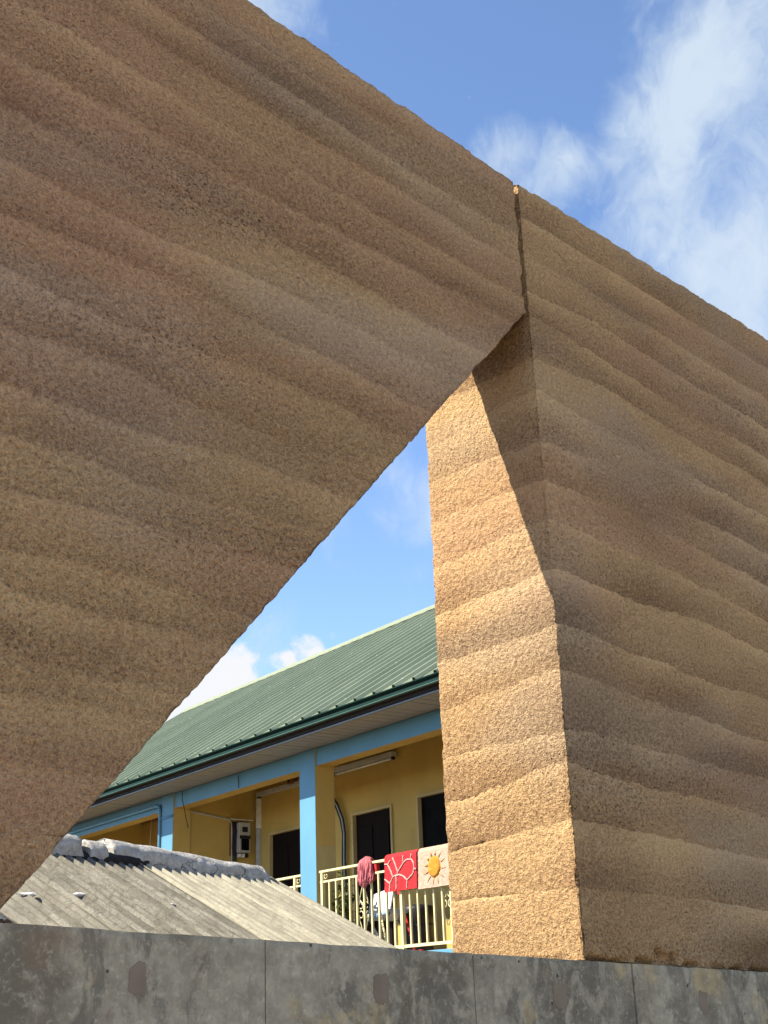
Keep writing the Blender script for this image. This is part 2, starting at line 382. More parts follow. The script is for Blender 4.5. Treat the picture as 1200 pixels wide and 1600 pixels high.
def boundary_right(u, d, k, ks):
    t = k/(len(ks)-1); z0 = ks[k]
    off_mid = -0.030*u-0.035*u*u; off_b = -0.042*u; off_t = -0.0126*u
    wb = max(0, 1-t*5); wt = max(0, (t-0.75)*4)
    off = wb*off_b+wt*off_t+(1-wb-wt)*off_mid
    w = min(1.0, t*6, (1-t)*6)
    P = np.stack([u*2.4, d*2.4, np.full_like(u, k*7.7)], -1)
    wav = 0.030*w*fbm(P, 2, 11)+0.008*(0.15+0.85*w)*fbm(P*7, 3, 23)+0.0055*w*fbm(P*30, 2, 29)-0.055*w*d
    return z0+off+wav
def boundary_left(u, d, k, ks):
    t = k/(len(ks)-1); z0 = ks[k]
    wb = max(0, 1-t*6); wt = max(0, (t-0.72)/0.28)
    off = wb*(-0.042*u)+wt*(-0.0696*u)+(1-wb-wt)*(-0.032*u)
    w = min(1.0, t*6, (1-t)*6)
    P = np.stack([u*2.1, d*2.1, np.full_like(u, k*5.3+40)], -1)
    wav = 0.034*w*fbm(P, 2, 31)+0.009*(0.15+0.85*w)*fbm(P*6, 3, 43)+0.006*w*fbm(P*34, 2, 47)
    return z0+off+wav

def seg(a, b, step):
    n = max(2, int(round(abs(b-a)/step))); return np.linspace(a, b, n, endpoint=False)
def frame_path(side, full):
    """closed loop of (q, d, nx, ny, corner) ; q is u for the right block and 0..1 from far end to cut for the left"""
    pts = []
    return pts
def earth_block(root, right, ks, soft):
    T = T_R if right else T_L
    if right:
        U1 = 2.7
        loop = [(u, T, 0, 1) for u in seg(U1, 0, 0.05)] + [(0, d, -1, 0) for d in seg(T, 0, 0.005)] + [(u, 0, 0, -1) for u in seg(0, 1.62, 0.0058)] \
             + [(u, 0, 0, -1) for u in seg(1.62, U1, 0.05)] + [(U1, d, 1, 0) for d in seg(0, T, 0.1)]
    else:
        # q in 0..1 between far end and the cut
        loop = [(q, 0, 0, -1) for q in seg(0, 0.30, 0.02)] + [(q, 0, 0, -1) for q in seg(0.30, 1, 0.0058/2.2)] + [(1, d, 1, 0) for d in seg(0, T, 0.006)] \
             + [(q, T, 0, 1) for q in seg(1, 0, 0.025)] + [(0, d, -1, 0) for d in seg(T, 0, 0.1)]
    A = np.array(loop, float); n = len(A); U0 = -2.75
    for k in range(len(ks)-1):
        hgt = ks[k+1]-ks[k]; rows = max(6, int(hgt/0.0062))
        v = np.linspace(0, 1, rows+1)[:, None]*np.ones((1, n))
        d = np.ones((rows+1, 1))*A[None, :, 1]
        nx = np.ones((rows+1, 1))*A[None, :, 2]; ny = np.ones((rows+1, 1))*A[None, :, 3]; nz = np.zeros_like(nx)
        if right:
            u = np.ones((rows+1, 1))*A[None, :, 0]
            z = boundary_right(u, d, k, ks)*(1-v)+boundary_right(u, d, k+1, ks)*v
        else:
            q = np.ones((rows+1, 1))*A[None, :, 0]
            zz = np.full_like(q, ks[k])*(1-v)+ks[k+1]*v
            u = U0+(ud(zz+0.02)-U0)*q
            for it in range(5):
                z = boundary_left(u, d, k, ks)*(1-v)+boundary_left(u, d, k+1, ks)*v
                u = U0+(ud(z)-U0)*q
            cut = (nx > 0.5) & (z < 1.85)
            c = 1/math.hypot(1, DIAG_K)
            nx = np.where(cut, DIAG_K*c, nx); nz = np.where(cut, -c, nz)
        P = np.stack([u, d, z], -1)
        # distance to the vertical corners, for wear
        if right: dc = np.minimum(np.hypot(u, d), np.hypot(u, d-T))
        else:
            e = ud(z)-u; dc = np.minimum(np.hypot(e, d), np.hypot(e, d-T))
        wear = np.exp(-(dc/0.012)**2)
        disp = 0.0050*fbm(P*2.2, 2, 3)+0.0018*fbm(P*17, 3, 5)+0.0030*fbm(P*110, 2, 8)
        zr = np.minimum(v, 1-v)*hgt
        nt = np.clip(fbm(P*np.array([3.1, 3.1, 1.0])+9, 3, 61)*3.4+(-1.0 if not soft else -2.2), 0, 1)
        disp -= (0.0050 if not soft else 0.0030)*np.exp(-(zr/0.0040)**2)*nt
        pass
        if right and k == 0:      # crumbled foot and a lost chunk
            foot = np.exp(-((z-plinth_top(u))/(0.006+0.012*np.clip(0.4+fbm(P*np.array([9, 9, 0.1]), 3, 73), 0, 1)))**4)*np.clip(0.55+1.6*fbm(P*np.array([24, 24, 10]), 2, 71), 0, 1)
            disp -= np.where(d < 0.02, 0.030, 0.008)*foot
            ch = ((u > 0.30) & (u < 0.40) & (d < 0.01) & (z-plinth_top(u) < 0.034+0.01*fbm(P*40, 2, 77)))
            disp -= 0.022*ch
        big = fbm(P*34, 3, 15)
        disp -= wear*((0.003+0.008*np.clip(big+0.15, 0, 1)) if right else (0.001+0.006*np.clip(big-0.05, 0, 1)))
        topw = np.exp(-((1-v)*hgt/0.012)**2) if k == len(ks)-2 else 0
        disp = disp-topw*(0.003+0.006*np.clip(big+0.2, 0, 1))
        # joint between the two blocks is ragged
        if not right:
            disp = np.where((nx > 0.9) & (z > 1.84), disp-0.004+0.017*fbm(P*26, 3, 91), disp)
        X = P.copy(); X[..., 0] += nx*disp; X[..., 1] += ny*disp; X[..., 2] += nz*disp
        # round the arrises a little
        if k == len(ks)-2: X[..., 2] += np.where(v > 0.999, 0.006*fbm(P*16, 3, 101), 0)
        idx = np.arange((rows+1)*n).reshape(rows+1, n); nxt = np.roll(idx, -1, axis=1)
        quads = np.stack([idx[:-1], nxt[:-1], nxt[1:], idx[1:]], -1).reshape(-1, 4)
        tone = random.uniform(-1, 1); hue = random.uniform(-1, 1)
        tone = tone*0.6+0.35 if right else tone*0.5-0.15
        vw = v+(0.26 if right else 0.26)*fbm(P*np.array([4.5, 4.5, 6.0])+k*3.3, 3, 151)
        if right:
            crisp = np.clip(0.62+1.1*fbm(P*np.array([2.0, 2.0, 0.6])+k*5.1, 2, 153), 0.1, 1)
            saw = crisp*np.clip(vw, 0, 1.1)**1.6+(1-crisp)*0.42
        else:
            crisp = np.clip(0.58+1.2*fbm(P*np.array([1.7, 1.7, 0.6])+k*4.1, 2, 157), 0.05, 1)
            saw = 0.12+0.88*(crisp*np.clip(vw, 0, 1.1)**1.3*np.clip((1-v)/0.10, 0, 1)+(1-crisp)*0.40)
        S_ = np.array([0.6, 0.6, 2.0])
        patch = fbm(P*S_*3.4+3, 4, 111); streak = fbm(P*np.array([1.1, 1.1, 9.0])+1, 3, 113)
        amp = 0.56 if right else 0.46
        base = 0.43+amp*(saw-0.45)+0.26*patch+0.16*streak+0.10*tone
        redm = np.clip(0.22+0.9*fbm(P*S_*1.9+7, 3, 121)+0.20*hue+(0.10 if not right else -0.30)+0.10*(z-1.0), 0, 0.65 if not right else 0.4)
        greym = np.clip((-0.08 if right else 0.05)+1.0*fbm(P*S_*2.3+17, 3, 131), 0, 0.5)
        pit = np.clip(0.14+1.5*fbm(P*np.array([1.6, 1.6, 7.0])+27, 3, 141)+0.35*(0.45-saw), 0, 1)
        nv = (rows+1)*n; ext = lambda a_: np.concatenate([a_.ravel(), a_[0].ravel(), a_[-1].ravel()])     # caps get their own rim so the faces shade flat to the joint
        XX = np.concatenate([X.reshape(-1, 3), X[0], X[-1]])
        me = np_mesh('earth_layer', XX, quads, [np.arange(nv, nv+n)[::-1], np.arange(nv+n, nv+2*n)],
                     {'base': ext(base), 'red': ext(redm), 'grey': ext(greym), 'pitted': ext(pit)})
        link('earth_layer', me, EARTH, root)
KR = [0.001, 0.183, 0.342, 0.485, 0.598, 0.739, 0.881, 1.043, 1.184, 1.316, 1.448, 1.579, 1.717, 1.831, 1.95, 2.07, 2.203, 2.329]
KL = [0.001, 0.15, 0.29, 0.40, 0.475, 0.60, 0.675, 0.80, 0.92, 1.03, 1.145, 1.27, 1.40, 1.53, 1.66, 1.79, 1.92, 2.03, 2.12, 2.215, 2.321]
wr = empty('rammed_earth_wall', P0, W_ROT)
tag(wr, 'banded brown rammed earth wall block with upright end face in sunlight', 'earth wall')
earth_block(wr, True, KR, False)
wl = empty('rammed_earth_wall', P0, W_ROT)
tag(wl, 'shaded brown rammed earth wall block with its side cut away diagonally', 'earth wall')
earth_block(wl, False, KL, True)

# ------------------------------------------------------------------ concrete plinth
def build_plinth():
    root = empty('concrete_plinth', (P0.x, P0.y, 0), W_ROT)
    tag(root, 'stained grey concrete plinth of cast panels carrying the earth walls', 'plinth')
    zt = P0.z
    PATCH = mat_plain('brown_tie_hole_filler', (0.205, 0.158, 0.110), 0.9)
    JOINT = mat_plain('joint_grout', (0.10, 0.09, 0.075), 0.9)
    joints = [-0.42+0.61*i for i in range(-4, 6)]
    for i in range(len(joints)-1):
        a, b = joints[i]+0.0012, joints[i+1]-0.0012
        nu, nz = 60, 40
        fr = -0.004+random.uniform(-0.0025, 0.0025)
        us = np.linspace(a, b, nu+1); m = []
        zs = np.concatenate([np.linspace(-0.75, zt-0.45, 4), np.linspace(zt-0.42, zt, nz)])
        U, Z = np.meshgrid(us, zs); top = zt+plinth_top(U)-0.0015+0.0018*fbm(np.stack([U*14, U*0, U*0+i], -1), 3, 7)
        ft = (Z-zs[0])/(zs[-1]-zs[0]); Zr = zs[0]+(top-zs[0])*ft
        e = np.minimum(np.minimum(U-a, b-U), top-Zr)
        Y = fr+0.0022*np.exp(-(e/0.003)**2)-0.0016*fbm(np.stack([U*6, Zr*6, U*0+3], -1), 3, 9)
        front = np.stack([U, Y, Zr], -1).reshape(-1, 3); nn = len(front)
        R = len(zs); Cn = nu+1
        back = front.copy(); back[:, 1] = 0.47
        idx = np.arange(nn).reshape(R, Cn)
        q = [np.stack([idx[:-1, :-1], idx[:-1, 1:], idx[1:, 1:], idx[1:, :-1]], -1).reshape(-1, 4)]
        rim = [idx[-1, :], idx[0, ::-1], idx[::-1, 0], idx[:, -1]]
        V = np.concatenate([front, back])
        for r_ in rim: q.append(np.stack([r_[:-1], r_[1:], r_[1:]+nn, r_[:-1]+nn], -1))
        q.append((idx+nn)[:-1, :-1].ravel()[:0].reshape(0, 4))
        bq = np.array([[idx[0, 0]+nn, idx[-1, 0]+nn, idx[-1, -1]+nn, idx[0, -1]+nn]])
        q.append(bq)
        me = np_mesh('panel', V, np.concatenate(q), smooth=False)
        p = link('panel', me, CONC, root)
        # filled tie hole
        cu = (a+b)/2+random.uniform(-0.01, 0.01); cz = zt+plinth_top(cu)-0.088+random.uniform(-0.006, 0.006)
        mb = MB(); k = 44; ring = []; ph = random.uniform(0, 50); fl = random.uniform(0.75, 1.1)
        for j in range(k):
            t = 2*math.pi*j/k; sq = 1/max(abs(math.cos(t)), abs(math.sin(t)))**0.6
            rr = (0.95+0.30*float(fbm(np.array([math.cos(t)*1.3+ph, math.sin(t)*1.3, ph]), 4, 7))+0.08*random.uniform(-1, 1))*sq; ring.append((cu+0.025*fl*rr*math.cos(t), cz+0.030*rr*math.sin(t)))
        mb.add([(x, fr-0.0012, z) for x, z in ring]+[(cu+(x-cu)*1.06, fr+0.002, cz+(z-cz)*1.06) for x, z in ring],
               [tuple(range(k))]+[(j, k+j, k+(j+1) % k, (j+1) % k) for j in range(k)])
        tp = mb.build('tie_hole_patch', PATCH, p, fix=True)
    # thin filler strips in the joints
    for i, j in enumerate(joints[1:-1]):
        s = MB(); s.box(j-0.0014, j+0.0014, 0.0005, 0.45, -0.75, zt+plinth_top(j)-0.006); s.build('joint_strip', JOINT, root)
    return root
build_plinth()

def lump(mb, c, r, seed, sub=2, squash=(1, 1, 1), amp=0.35, freq=1.6):
    bm = bmesh.new(); bmesh.ops.create_icosphere(bm, subdivisions=sub, radius=1.0)
    V = np.array([v.co[:] for v in bm.verts]); F_ = [tuple(v.index for v in f.verts) for f in bm.faces]; bm.free()
    V = V*(1+amp*fbm(V*freq+seed*3.7, 3, seed)[:, None]); V = V*np.array(squash)*r+np.array(c)
    mb.add(V, F_)
def wall_pt(u, d, z): return (u, d, z)
def build_rubble():
    root = empty('soil_heap', (P0.x, P0.y, P0.z), W_ROT)
    tag(root, 'small crumbly heap of dark soil on plinth at foot of diagonal cut', 'soil')
    m = MB()
    for i in range(150):
        u = random.uniform(-1.72, -1.52); d = random.uniform(0.08, 0.40); r = random.uniform(0.004, 0.010)
        u2 = -1.62 + (u+1.62)
        lump(m, (u2, d, plinth_top(u2)+r*0.4+max(0, 0.028*(1-abs(u2+1.66)/0.12))*random.random()), r, i+5, 1, (1.2, 1.2, 0.9), 0.5)
    so_ = m.build('soil_clods', mat_plain('dark_soil', (0.17, 0.10, 0.06), 0.95), root, smooth=False); tag(so_, kind='stuff')
build_rubble()

# ------------------------------------------------------------------ house
HX = Vector((math.sin(BETA), -math.cos(BETA), 0)); HY = Vector((math.cos(BETA), math.sin(BETA), 0))
def hpt(px, py, y=0.0):
    """photo pixel -> (s, z) on the plane at depth y behind the house front"""
    r = Vector(ray(px, py)); c = Vector(CAM); o = Vector((B0.x, B0.y, 0))+HY*y
    t = (o-c).dot(HY)/r.dot(HY); q = c+r*t
    return (q-o).dot(HX), q.z
HZ = -BACK_Z
HROT = B_ROT
house = empty('house', (B0.x, B0.y, BACK_Z), HROT)
tag(house, 'yellow balcony house with blue columns and beam and ribbed green metal roof', 'house')
def hb(mb, name, mat, parent=None, **k):
    o = mb.build(name, mat, parent or house, **k)
    if parent is None: o.location = (0, 0, HZ)
    return o
def hthing(name, label, cat, s, y, z, group=None):
    """empty standing at house coordinates"""
    w = Vector((B0.x, B0.y, 0))+HX*s+HY*y
    e = empty(name, (w.x, w.y, z), HROT); tag(e, label, cat, group); return e
S0_, S1_ = -12.0, 6.6
def wall_holes(mb, x0, x1, y0, y1, z0, z1, holes, mi=0):
    xs = sorted({x0, x1, *[h[0] for h in holes], *[h[1] for h in holes]}); zs = sorted({z0, z1, *[h[2] for h in holes], *[h[3] for h in holes]})
    for i in range(len(xs)-1):
        j = 0
        while j < len(zs)-1:
            cx = (xs[i]+xs[i+1])/2
            def solid(jj): cz = (zs[jj]+zs[jj+1])/2; return not any(h[0] < cx < h[1] and h[2] < cz < h[3] for h in holes)
            if not solid(j): j += 1; continue
            k = j
            while k+1 < len(zs)-1 and solid(k+1): k += 1
            mb.box(xs[i], xs[i+1], y0, y1, zs[j], zs[k+1], mi); j = k+1
DOORS = [(2.3, 3.15, 3.735), (-4.92, -3.98, 3.735), (-2.93, -2.085, 3.735), (0.35, 1.2, 3.735), (-8.3, -7.4, 3.735)]
WINS = [(3.6, 4.6, 2.86, 3.765), (-1.60, -0.55, 2.86, 3.765), (-10.4, -9.2, 2.86, 3.765)]
m = MB(); wall_holes(m, S0_, S1_, 1.27, 1.45, 1.95, 4.40, [(a, b, 1.95, c) for a, b, c in DOORS]+list(WINS)); hb(m, 'back_wall', YELLOW)
m = MB(); m.box(S0_, S1_, 0.12, 7.4, BACK_Z-0.05, 1.78); hb(m, 'ground_floor_wall', YELLOW)
m = MB(); m.box(S0_, S1_, 1.451, 7.4, 4.05, 4.40).box(S0_, S1_, 5.2, 7.4, 1.95, 4.04).box(S0_, S0_+0.2, 1.451, 5.19, 1.95, 4.04).box(S1_-0.2, S1_, 1.451, 5.19, 1.95, 4.04); hb(m, 'inner_wall', YELLOW)
m = MB(); m.box(S0_, S1_, 0.03, 7.4, 1.782, 1.948); hb(m, 'floor_slab', FLOORC)
m = MB(); m.box(S0_, S1_, -0.06, 0.028, 1.70, 1.972); hb(m, 'balcony_kerb', BLUE, bevel=0.006)
m = MB(); m.box(S0_, S1_, 0.205, 1.268, 4.385, 4.42); hb(m, 'ceiling', YELLOW)
for a, b in ((-5.45, -5.285), (1.62, 1.78), (-9.0, -8.84)):
    m = MB(); m.box(a, b, 0.242, 1.268, 1.95, 4.383); hb(m, 'partition_wall', YELLOW)
# columns: blue face, yellow flanks
cm = MB(); cm.box(0, 0.325, -0.022, 0.24, 1.973, 4.243)
cm.m = [1, 1, 0, 1, 1, 1]
cme = cm.mesh('column', bevel=0.004)
cols = []
for i, s in enumerate((-2.112, -5.575, -9.04, 1.35, 4.81)):
    c = link('column', cme, [BLUE, YELLOW] if i == 0 else None, house, (s, 0, HZ)); cols.append(c)
    d = MB(); d.box(0.326, 0.328, 0.004, 0.236, 1.98, 3.17); d.build('lower_paint', DADO, c)
bmx = MB(); bmx.box(S0_, S1_, 0.0, 0.2, 4.047, 4.244); bmx.m = [1, 1, 0, 1, 1, 1]
hb(bmx, 'beam', [BLUE, YELLOW])
m = MB(); m.box(S0_, S1_, 0.0, 0.19, 4.27, 4.60); hb(m, 'light_leak_infill', FASCIA)  # unseen infill over the beam, added to stop light leaking under the roof
# eave: backing, boards, trim, fascia, gutter
back = MB(); back.box(S0_, S1_, -0.50, -0.001, 4.258, 4.268); sof = hb(back, 'eave_soffit', FASCIA)
bb = MB(); bb.extrude_x([(-0.487, 4.246), (-0.004, 4.246), (-0.004, 4.2575), (-0.487, 4.2575)], 0.006, 0.144)
bme = bb.mesh('soffit_board', fix=True)
n = int((S1_-S0_)/0.15)
for i in range(n):
    o = link('soffit_board', bme, SOFFIT if i == 0 else None, sof, (S0_+i*0.15, 0, random.uniform(-0.0012, 0.0012)))
m = MB(); m.extrude_x([(-0.520, 4.234), (-0.488, 4.234), (-0.488, 4.254), (-0.520, 4.254)], S0_, S1_); hb(m, 'soffit_trim', GREY_TRIM, bevel=0.006, fix=True)
m = MB(); m.box(S0_, S1_, -0.514, -0.502, 4.263, 4.40); hb(m, 'fascia_board', FASCIA)
TANP = math.tan(math.radians(32.0)); EAVE_Y, EAVE_Z, RUN = -0.53, 4.402, 4.33
rfm = MB()
rfm.add([(S0_-0.3, EAVE_Y+0.05, EAVE_Z-0.03), (S1_+0.3, EAVE_Y+0.05, EAVE_Z-0.03), (S1_+0.3, EAVE_Y+RUN, EAVE_Z-0.06+RUN*TANP), (S0_-0.3, EAVE_Y+RUN, EAVE_Z-0.06+RUN*TANP)], [(0, 1, 2, 3)])
rfm.add([(S0_-0.3, EAVE_Y+2*RUN, EAVE_Z), (S1_+0.3, EAVE_Y+2*RUN, EAVE_Z), (S1_+0.3, EAVE_Y+RUN, EAVE_Z+RUN*TANP), (S0_-0.3, EAVE_Y+RUN, EAVE_Z+RUN*TANP)], [(0, 3, 2, 1)])
for sx in (S0_, S1_): rfm.add([(sx, 0, 4.42), (sx, 7.4, 4.42), (sx, EAVE_Y+RUN, EAVE_Z-0.08+RUN*TANP)], [(0, 1, 2)])
roof = hb(rfm, 'roof', ROOFG)
# one ribbed sheet, 1 m cover
prof = []
for k in range(3):
    b = k/3
    prof += [(b, 0), (b+0.018, 0.040), (b+0.048, 0.040), (b+0.066, 0)]
    for q in (0.135, 0.235): prof += [(b+q, 0), (b+q+0.010, 0.010), (b+q+0.022, 0.010), (b+q+0.032, 0)]
prof += [(1.0, 0), (1.018, 0.042), (1.048, 0.042), (1.064, 0.006)]
V = []; Q = []; npf = len(prof); rows = [0.0, 1.1, 2.2, 3.3, RUN]
cz_, sz_ = math.cos(math.radians(32)), math.sin(math.radians(32))
for r_ in rows:
    for x, h in prof: V.append((x, EAVE_Y+r_-h*sz_, EAVE_Z+r_*TANP+h*cz_))
for a in range(len(rows)-1):
    for b in range(npf-1): Q.append((a*npf+b, a*npf+b+1, (a+1)*npf+b+1, (a+1)*npf+b))
shm = bpy.data.meshes.new('roof_sheet'); shm.from_pydata(V, [], Q); shm.update()
ROOFS = [ROOFG, mat_roof('sage_roof_metal_faded', (0.240, 0.275, 0.180)), mat_roof('sage_roof_metal_dull', (0.210, 0.246, 0.158))]
x = S0_-0.25; i = 0
shms = []
for k in range(3):
    mm = shm.copy(); mm.materials.append(ROOFS[k]); shms.append(mm)
while x < S1_+0.2:
    o = link('roof_sheet', shms[(i*7+i//3) % 3], None, roof, (x, 0, random.uniform(0, 0.002))); x += 1.0; i += 1
scr = MB()
for r_ in (0.12, 1.05, 2.0, 3.0, 4.0):
    xx = S0_-0.25+0.033
    while xx < S1_:
        if random.random() < 0.45:
            yy = EAVE_Y+r_-0.0395*sz_; zz = EAVE_Z+r_*TANP+0.0395*cz_
            scr.add([(xx-0.006, yy, zz), (xx+0.006, yy, zz), (xx+0.006, yy+0.010, zz+0.006), (xx-0.006, yy+0.010, zz+0.006), (xx, yy-0.002, zz+0.008)], [(0, 1, 4), (1, 2, 4), (2, 3, 4), (3, 0, 4)])
        xx += 1/3
sc = scr.build('roof_screws', WHITEP, roof); tag(sc, kind='stuff')
m = MB(); rz = EAVE_Z+RUN*TANP; ry = EAVE_Y+RUN
m.extrude_x([(ry-0.16, rz-0.16*TANP+0.040), (ry-0.16, rz-0.16*TANP+0.050), (ry, rz+0.075), (ry+0.16, rz-0.16*TANP+0.05), (ry+0.16, rz-0.16*TANP+0.04), (ry, rz+0.062)], S0_-0.3, S1_+0.3)
m.build('ridge_cap', RIDGE, roof, fix=True)
gp = [(-0.517, 4.400), (-0.517, 4.312), (-0.578, 4.306), (-0.590, 4.314), (-0.590, 4.332), (-0.577, 4.344), (-0.572, 4.356), (-0.584, 4.368), (-0.604, 4.376), (-0.606, 4.388), (-0.598, 4.391), (-0.592, 4.384), (-0.570, 4.358), (-0.530, 4.325), (-0.522, 4.400)]
m = MB(); m.extrude_x(gp, S0_-0.2, S1_+0.2); gut = hb(m, 'gutter', GUTTER, fix=True)
m = MB(); m.extrude_x([(-0.594, 4.308), (-0.580, 4.300), (-0.576, 4.304), (-0.590, 4.316)], S0_-0.2, S1_+0.2); m.build('gutter_lip', GUTLIP, gut, fix=True)
m = MB(); m.extrude_x([(-0.5145, 4.300), (-0.577, 4.299), (-0.577, 4.3045), (-0.5165, 4.3105)], S0_-0.2, S1_+0.2); m.build('gutter_underside', FASCIA, gut, fix=True)
m = MB(); m.extrude_x([(EAVE_Y-0.03, EAVE_Z-0.012), (EAVE_Y+0.05, EAVE_Z+0.03), (EAVE_Y+0.05, EAVE_Z+0.026), (EAVE_Y-0.026, EAVE_Z-0.018)], S0_-0.2, S1_+0.2); m.build('drip_edge', GUTLIP, roof, fix=True)

# doors and windows
def frame_parts(par, a, b, z0, z1, w, bottom):
    m = MB(); m.box(a, a+w, 1.245, 1.33, z0, z1).box(b-w, b, 1.245, 1.33, z0, z1).box(a+w, b-w, 1.245, 1.33, z1-w, z1)
    if bottom: m.box(a+w, b-w, 1.235, 1.33, z0, z0+w)
    return m
for a, b, c in DOORS:
    f = hb(frame_parts(None, a, b, 1.949, c, 0.032, False), 'door_frame', FRAME, bevel=0.004)
    l = MB(); x0, x1 = a+0.034, b-0.034; l.box(x0, x1, 1.30, 1.335, 1.955, c-0.034)
    lo = l.build('door_leaf', DOORW, f)
    p = MB(); w_ = (x1-x0-0.26)/2
    for xx in (x0+0.09, x0+0.17+w_):
        for z0, z1 in ((2.1, 2.75), (2.87, 3.55)): p.box(xx, xx+w_, 1.288, 1.2995, z0, z1)
    p.build('door_panels', DOORW, f, bevel=0.006)
    k = MB(); k.tube([(x0+0.06, 1.30, 2.95), (x0+0.06, 1.25, 2.95), (x0+0.17, 1.245, 2.95)], 0.009, 8); k.build('door_handle', GREYP, f)
for a, b, z0, z1 in WINS:
    f = hb(frame_parts(None, a, b, z0, z1, 0.034, True), 'window', FRAME, bevel=0.004)
    g = MB(); mid = (a+b)/2; g.box(a+0.035, mid-0.012, 1.30, 1.306, z0+0.035, z1-0.035); g.build('pane', DARKGL, f)
    g = MB(); g.box(mid+0.012, b-0.035, 1.30, 1.306, z0+0.035, z1-0.035); g.build('pane', DARKGL, f)
    g = MB(); g.box(mid-0.011, mid+0.011, 1.285, 1.325, z0+0.035, z1-0.035); g.build('mullion', FRAME, f)

# railings
def railing(a, b, posts, motifs):
    rt = MB(); rt.box(a, b, -0.022, 0.022, 2.868, 2.892); top = hb(rt, 'railing', CREAM, bevel=0.003)
    r2 = MB(); r2.box(a, b, -0.010, 0.010, 2.763, 2.783); r2.build('middle_rail', CREAM, top)
    r3 = MB(); r3.box(a, b, -0.012, 0.012, 2.018, 2.046); r3.build('bottom_rail', CREAM, top)
    pm = MB(); pm.box(-0.019, 0.019, -0.019, 0.019, 1.973, 2.868); pme = pm.mesh('post', bevel=0.003)
    bm_ = MB(); bm_.box(-0.0095, 0.0095, -0.0095, 0.0095, 2.046, 2.764); bme_ = bm_.mesh('baluster')
    pme.materials.append(CREAM); bme_.materials.append(CREAM)
    for p in posts: link('post', pme, None, top, (p, 0, 0))
    xs = a+0.09
    pp = sorted([a]+list(posts)+[b])
    for i in range(len(pp)-1):
        L_ = pp[i+1]-pp[i]; k = int(round(L_/0.134))
        for j in range(1, k): link('baluster', bme_, None, top, (pp[i]+L_*j/k, random.uniform(-0.002, 0.002), 0))
    for c in motifs:
        s = MB()
        for sx in (-1, 1):
            for cz, sg in ((2.475, 1), (2.385, -1)):
                pts = [(c+sx*0.046+0.034*math.cos(a_)*sx, 0.018, cz+sg*0.034*math.sin(a_)) for a_ in np.linspace(0.2, 5.6, 20)]
                s.tube(pts, 0.0055, 6)
                s.tube([(c+sx*0.082, 0.018, cz+sg*0.005), (c+sx*0.075, 0.018, cz+sg*0.05), (c+sx*0.045, 0.018, cz+sg*0.12), (c+sx*0.008, 0.018, cz+sg*0.20)], 0.0055, 6)
        s.build('scroll_ornament', CREAM, top, smooth=True)
    # small scrolls in the band under the hand rail next to the posts
    for p in posts:
        s = MB(); pts = [(p+0.03+0.05*t/12+0.02*math.cos(t*0.7), 0.0, 2.825+0.022*math.sin(t*0.7)) for t in range(13)]
        s.tube(pts, 0.0045, 6); s.build('band_scroll', CREAM, top, smooth=True)
    return top
railing(-1.735, 1.349, [-1.695, -0.265, 1.15], [-0.96, 0.43])
railing(1.677, 4.809, [1.75, 3.2, 4.7], [2.45, 3.9])
railing(-5.245, -2.113, [-5.2, -3.68, -2.25], [-4.4, -2.95])
railing(-8.71, -5.58, [-8.6, -7.1, -5.7], [-6.4])

# pipe painted blue under the beam and down beside the far column
m = MB(); m.tube([(-11.8, -0.028, 4.135), (-5.72, -0.028, 4.135), (-5.64, -0.03, 4.11), (-5.615, -0.03, 4.05), (-5.612, -0.03, 1.99)], 0.024, 10)
m.box(-5.62, -5.25, -0.032, -0.022, 3.93, 3.965)
hb(m, 'blue_pipe', BLUE, smooth=True)

# ------------------------------------------------------------------ fittings on the house
t = hthing('strip_light', 'slim grey strip light under the ceiling above the dark doors', 'strip light', -2.59, 1.21, 4.25)
m = MB(); m.box(-0.64, 0.64, -0.03, 0.055, 0.025, 0.085); m.build('batten', GREYP, t, bevel=0.006)
m = MB(); m.tube([(-0.62, 0.0, 0.005), (0.62, 0.0, 0.005)], 0.014, 10); m.build('tube', WHITEP, t, smooth=True)
for sx in (-1, 1): m = MB(); m.box(sx*0.628-0.012, sx*0.628+0.012, -0.022, 0.022, -0.012, 0.0245); m.build('end_cap', BLACKP, t)
# trunking in the corner by the meter
t = hthing('cable_trunking', 'grey cable trunking up the yellow corner beside the electric meter', 'trunking', -5.165, 1.25, 3.2)
m = MB(); m.box(-0.035, 0.035, -0.032, 0.018, 0.0, 0.62); m.build('lower_channel', GREYP, t, bevel=0.004)
m = MB(); m.box(-0.035, 0.035, -0.034, 0.018, 0.625, 1.03); m.build('upper_channel', WHITEP, t, bevel=0.004)
m = MB(); m.box(-0.036, 1.18, -0.034, 0.018, 1.055, 1.115); m.build('ceiling_channel', GREYP, t, bevel=0.004)
m = MB(); m.box(-0.02, 0.02, -0.02, 0.015, 1.03, 1.056); m.build('joint', BLACKP, t)
m = MB(); m.box(-0.115, -0.036, -0.034, 0.018, 0.0, 0.05); m.build('foot_channel', GREYP, t, bevel=0.004)
t = hthing('junction_box', 'small brown junction box above the trunking beside the blue column', 'junction box', -4.25, 1.20, 4.33)
m = MB(); m.box(-0.05, 0.05, -0.03, 0.068, -0.04, 0.05); m.build('box', WOODB, t, bevel=0.005)
m = MB(); m.box(-0.03, 0.03, -0.038, -0.0305, -0.02, 0.03); m.build('lid', FASCIA, t)
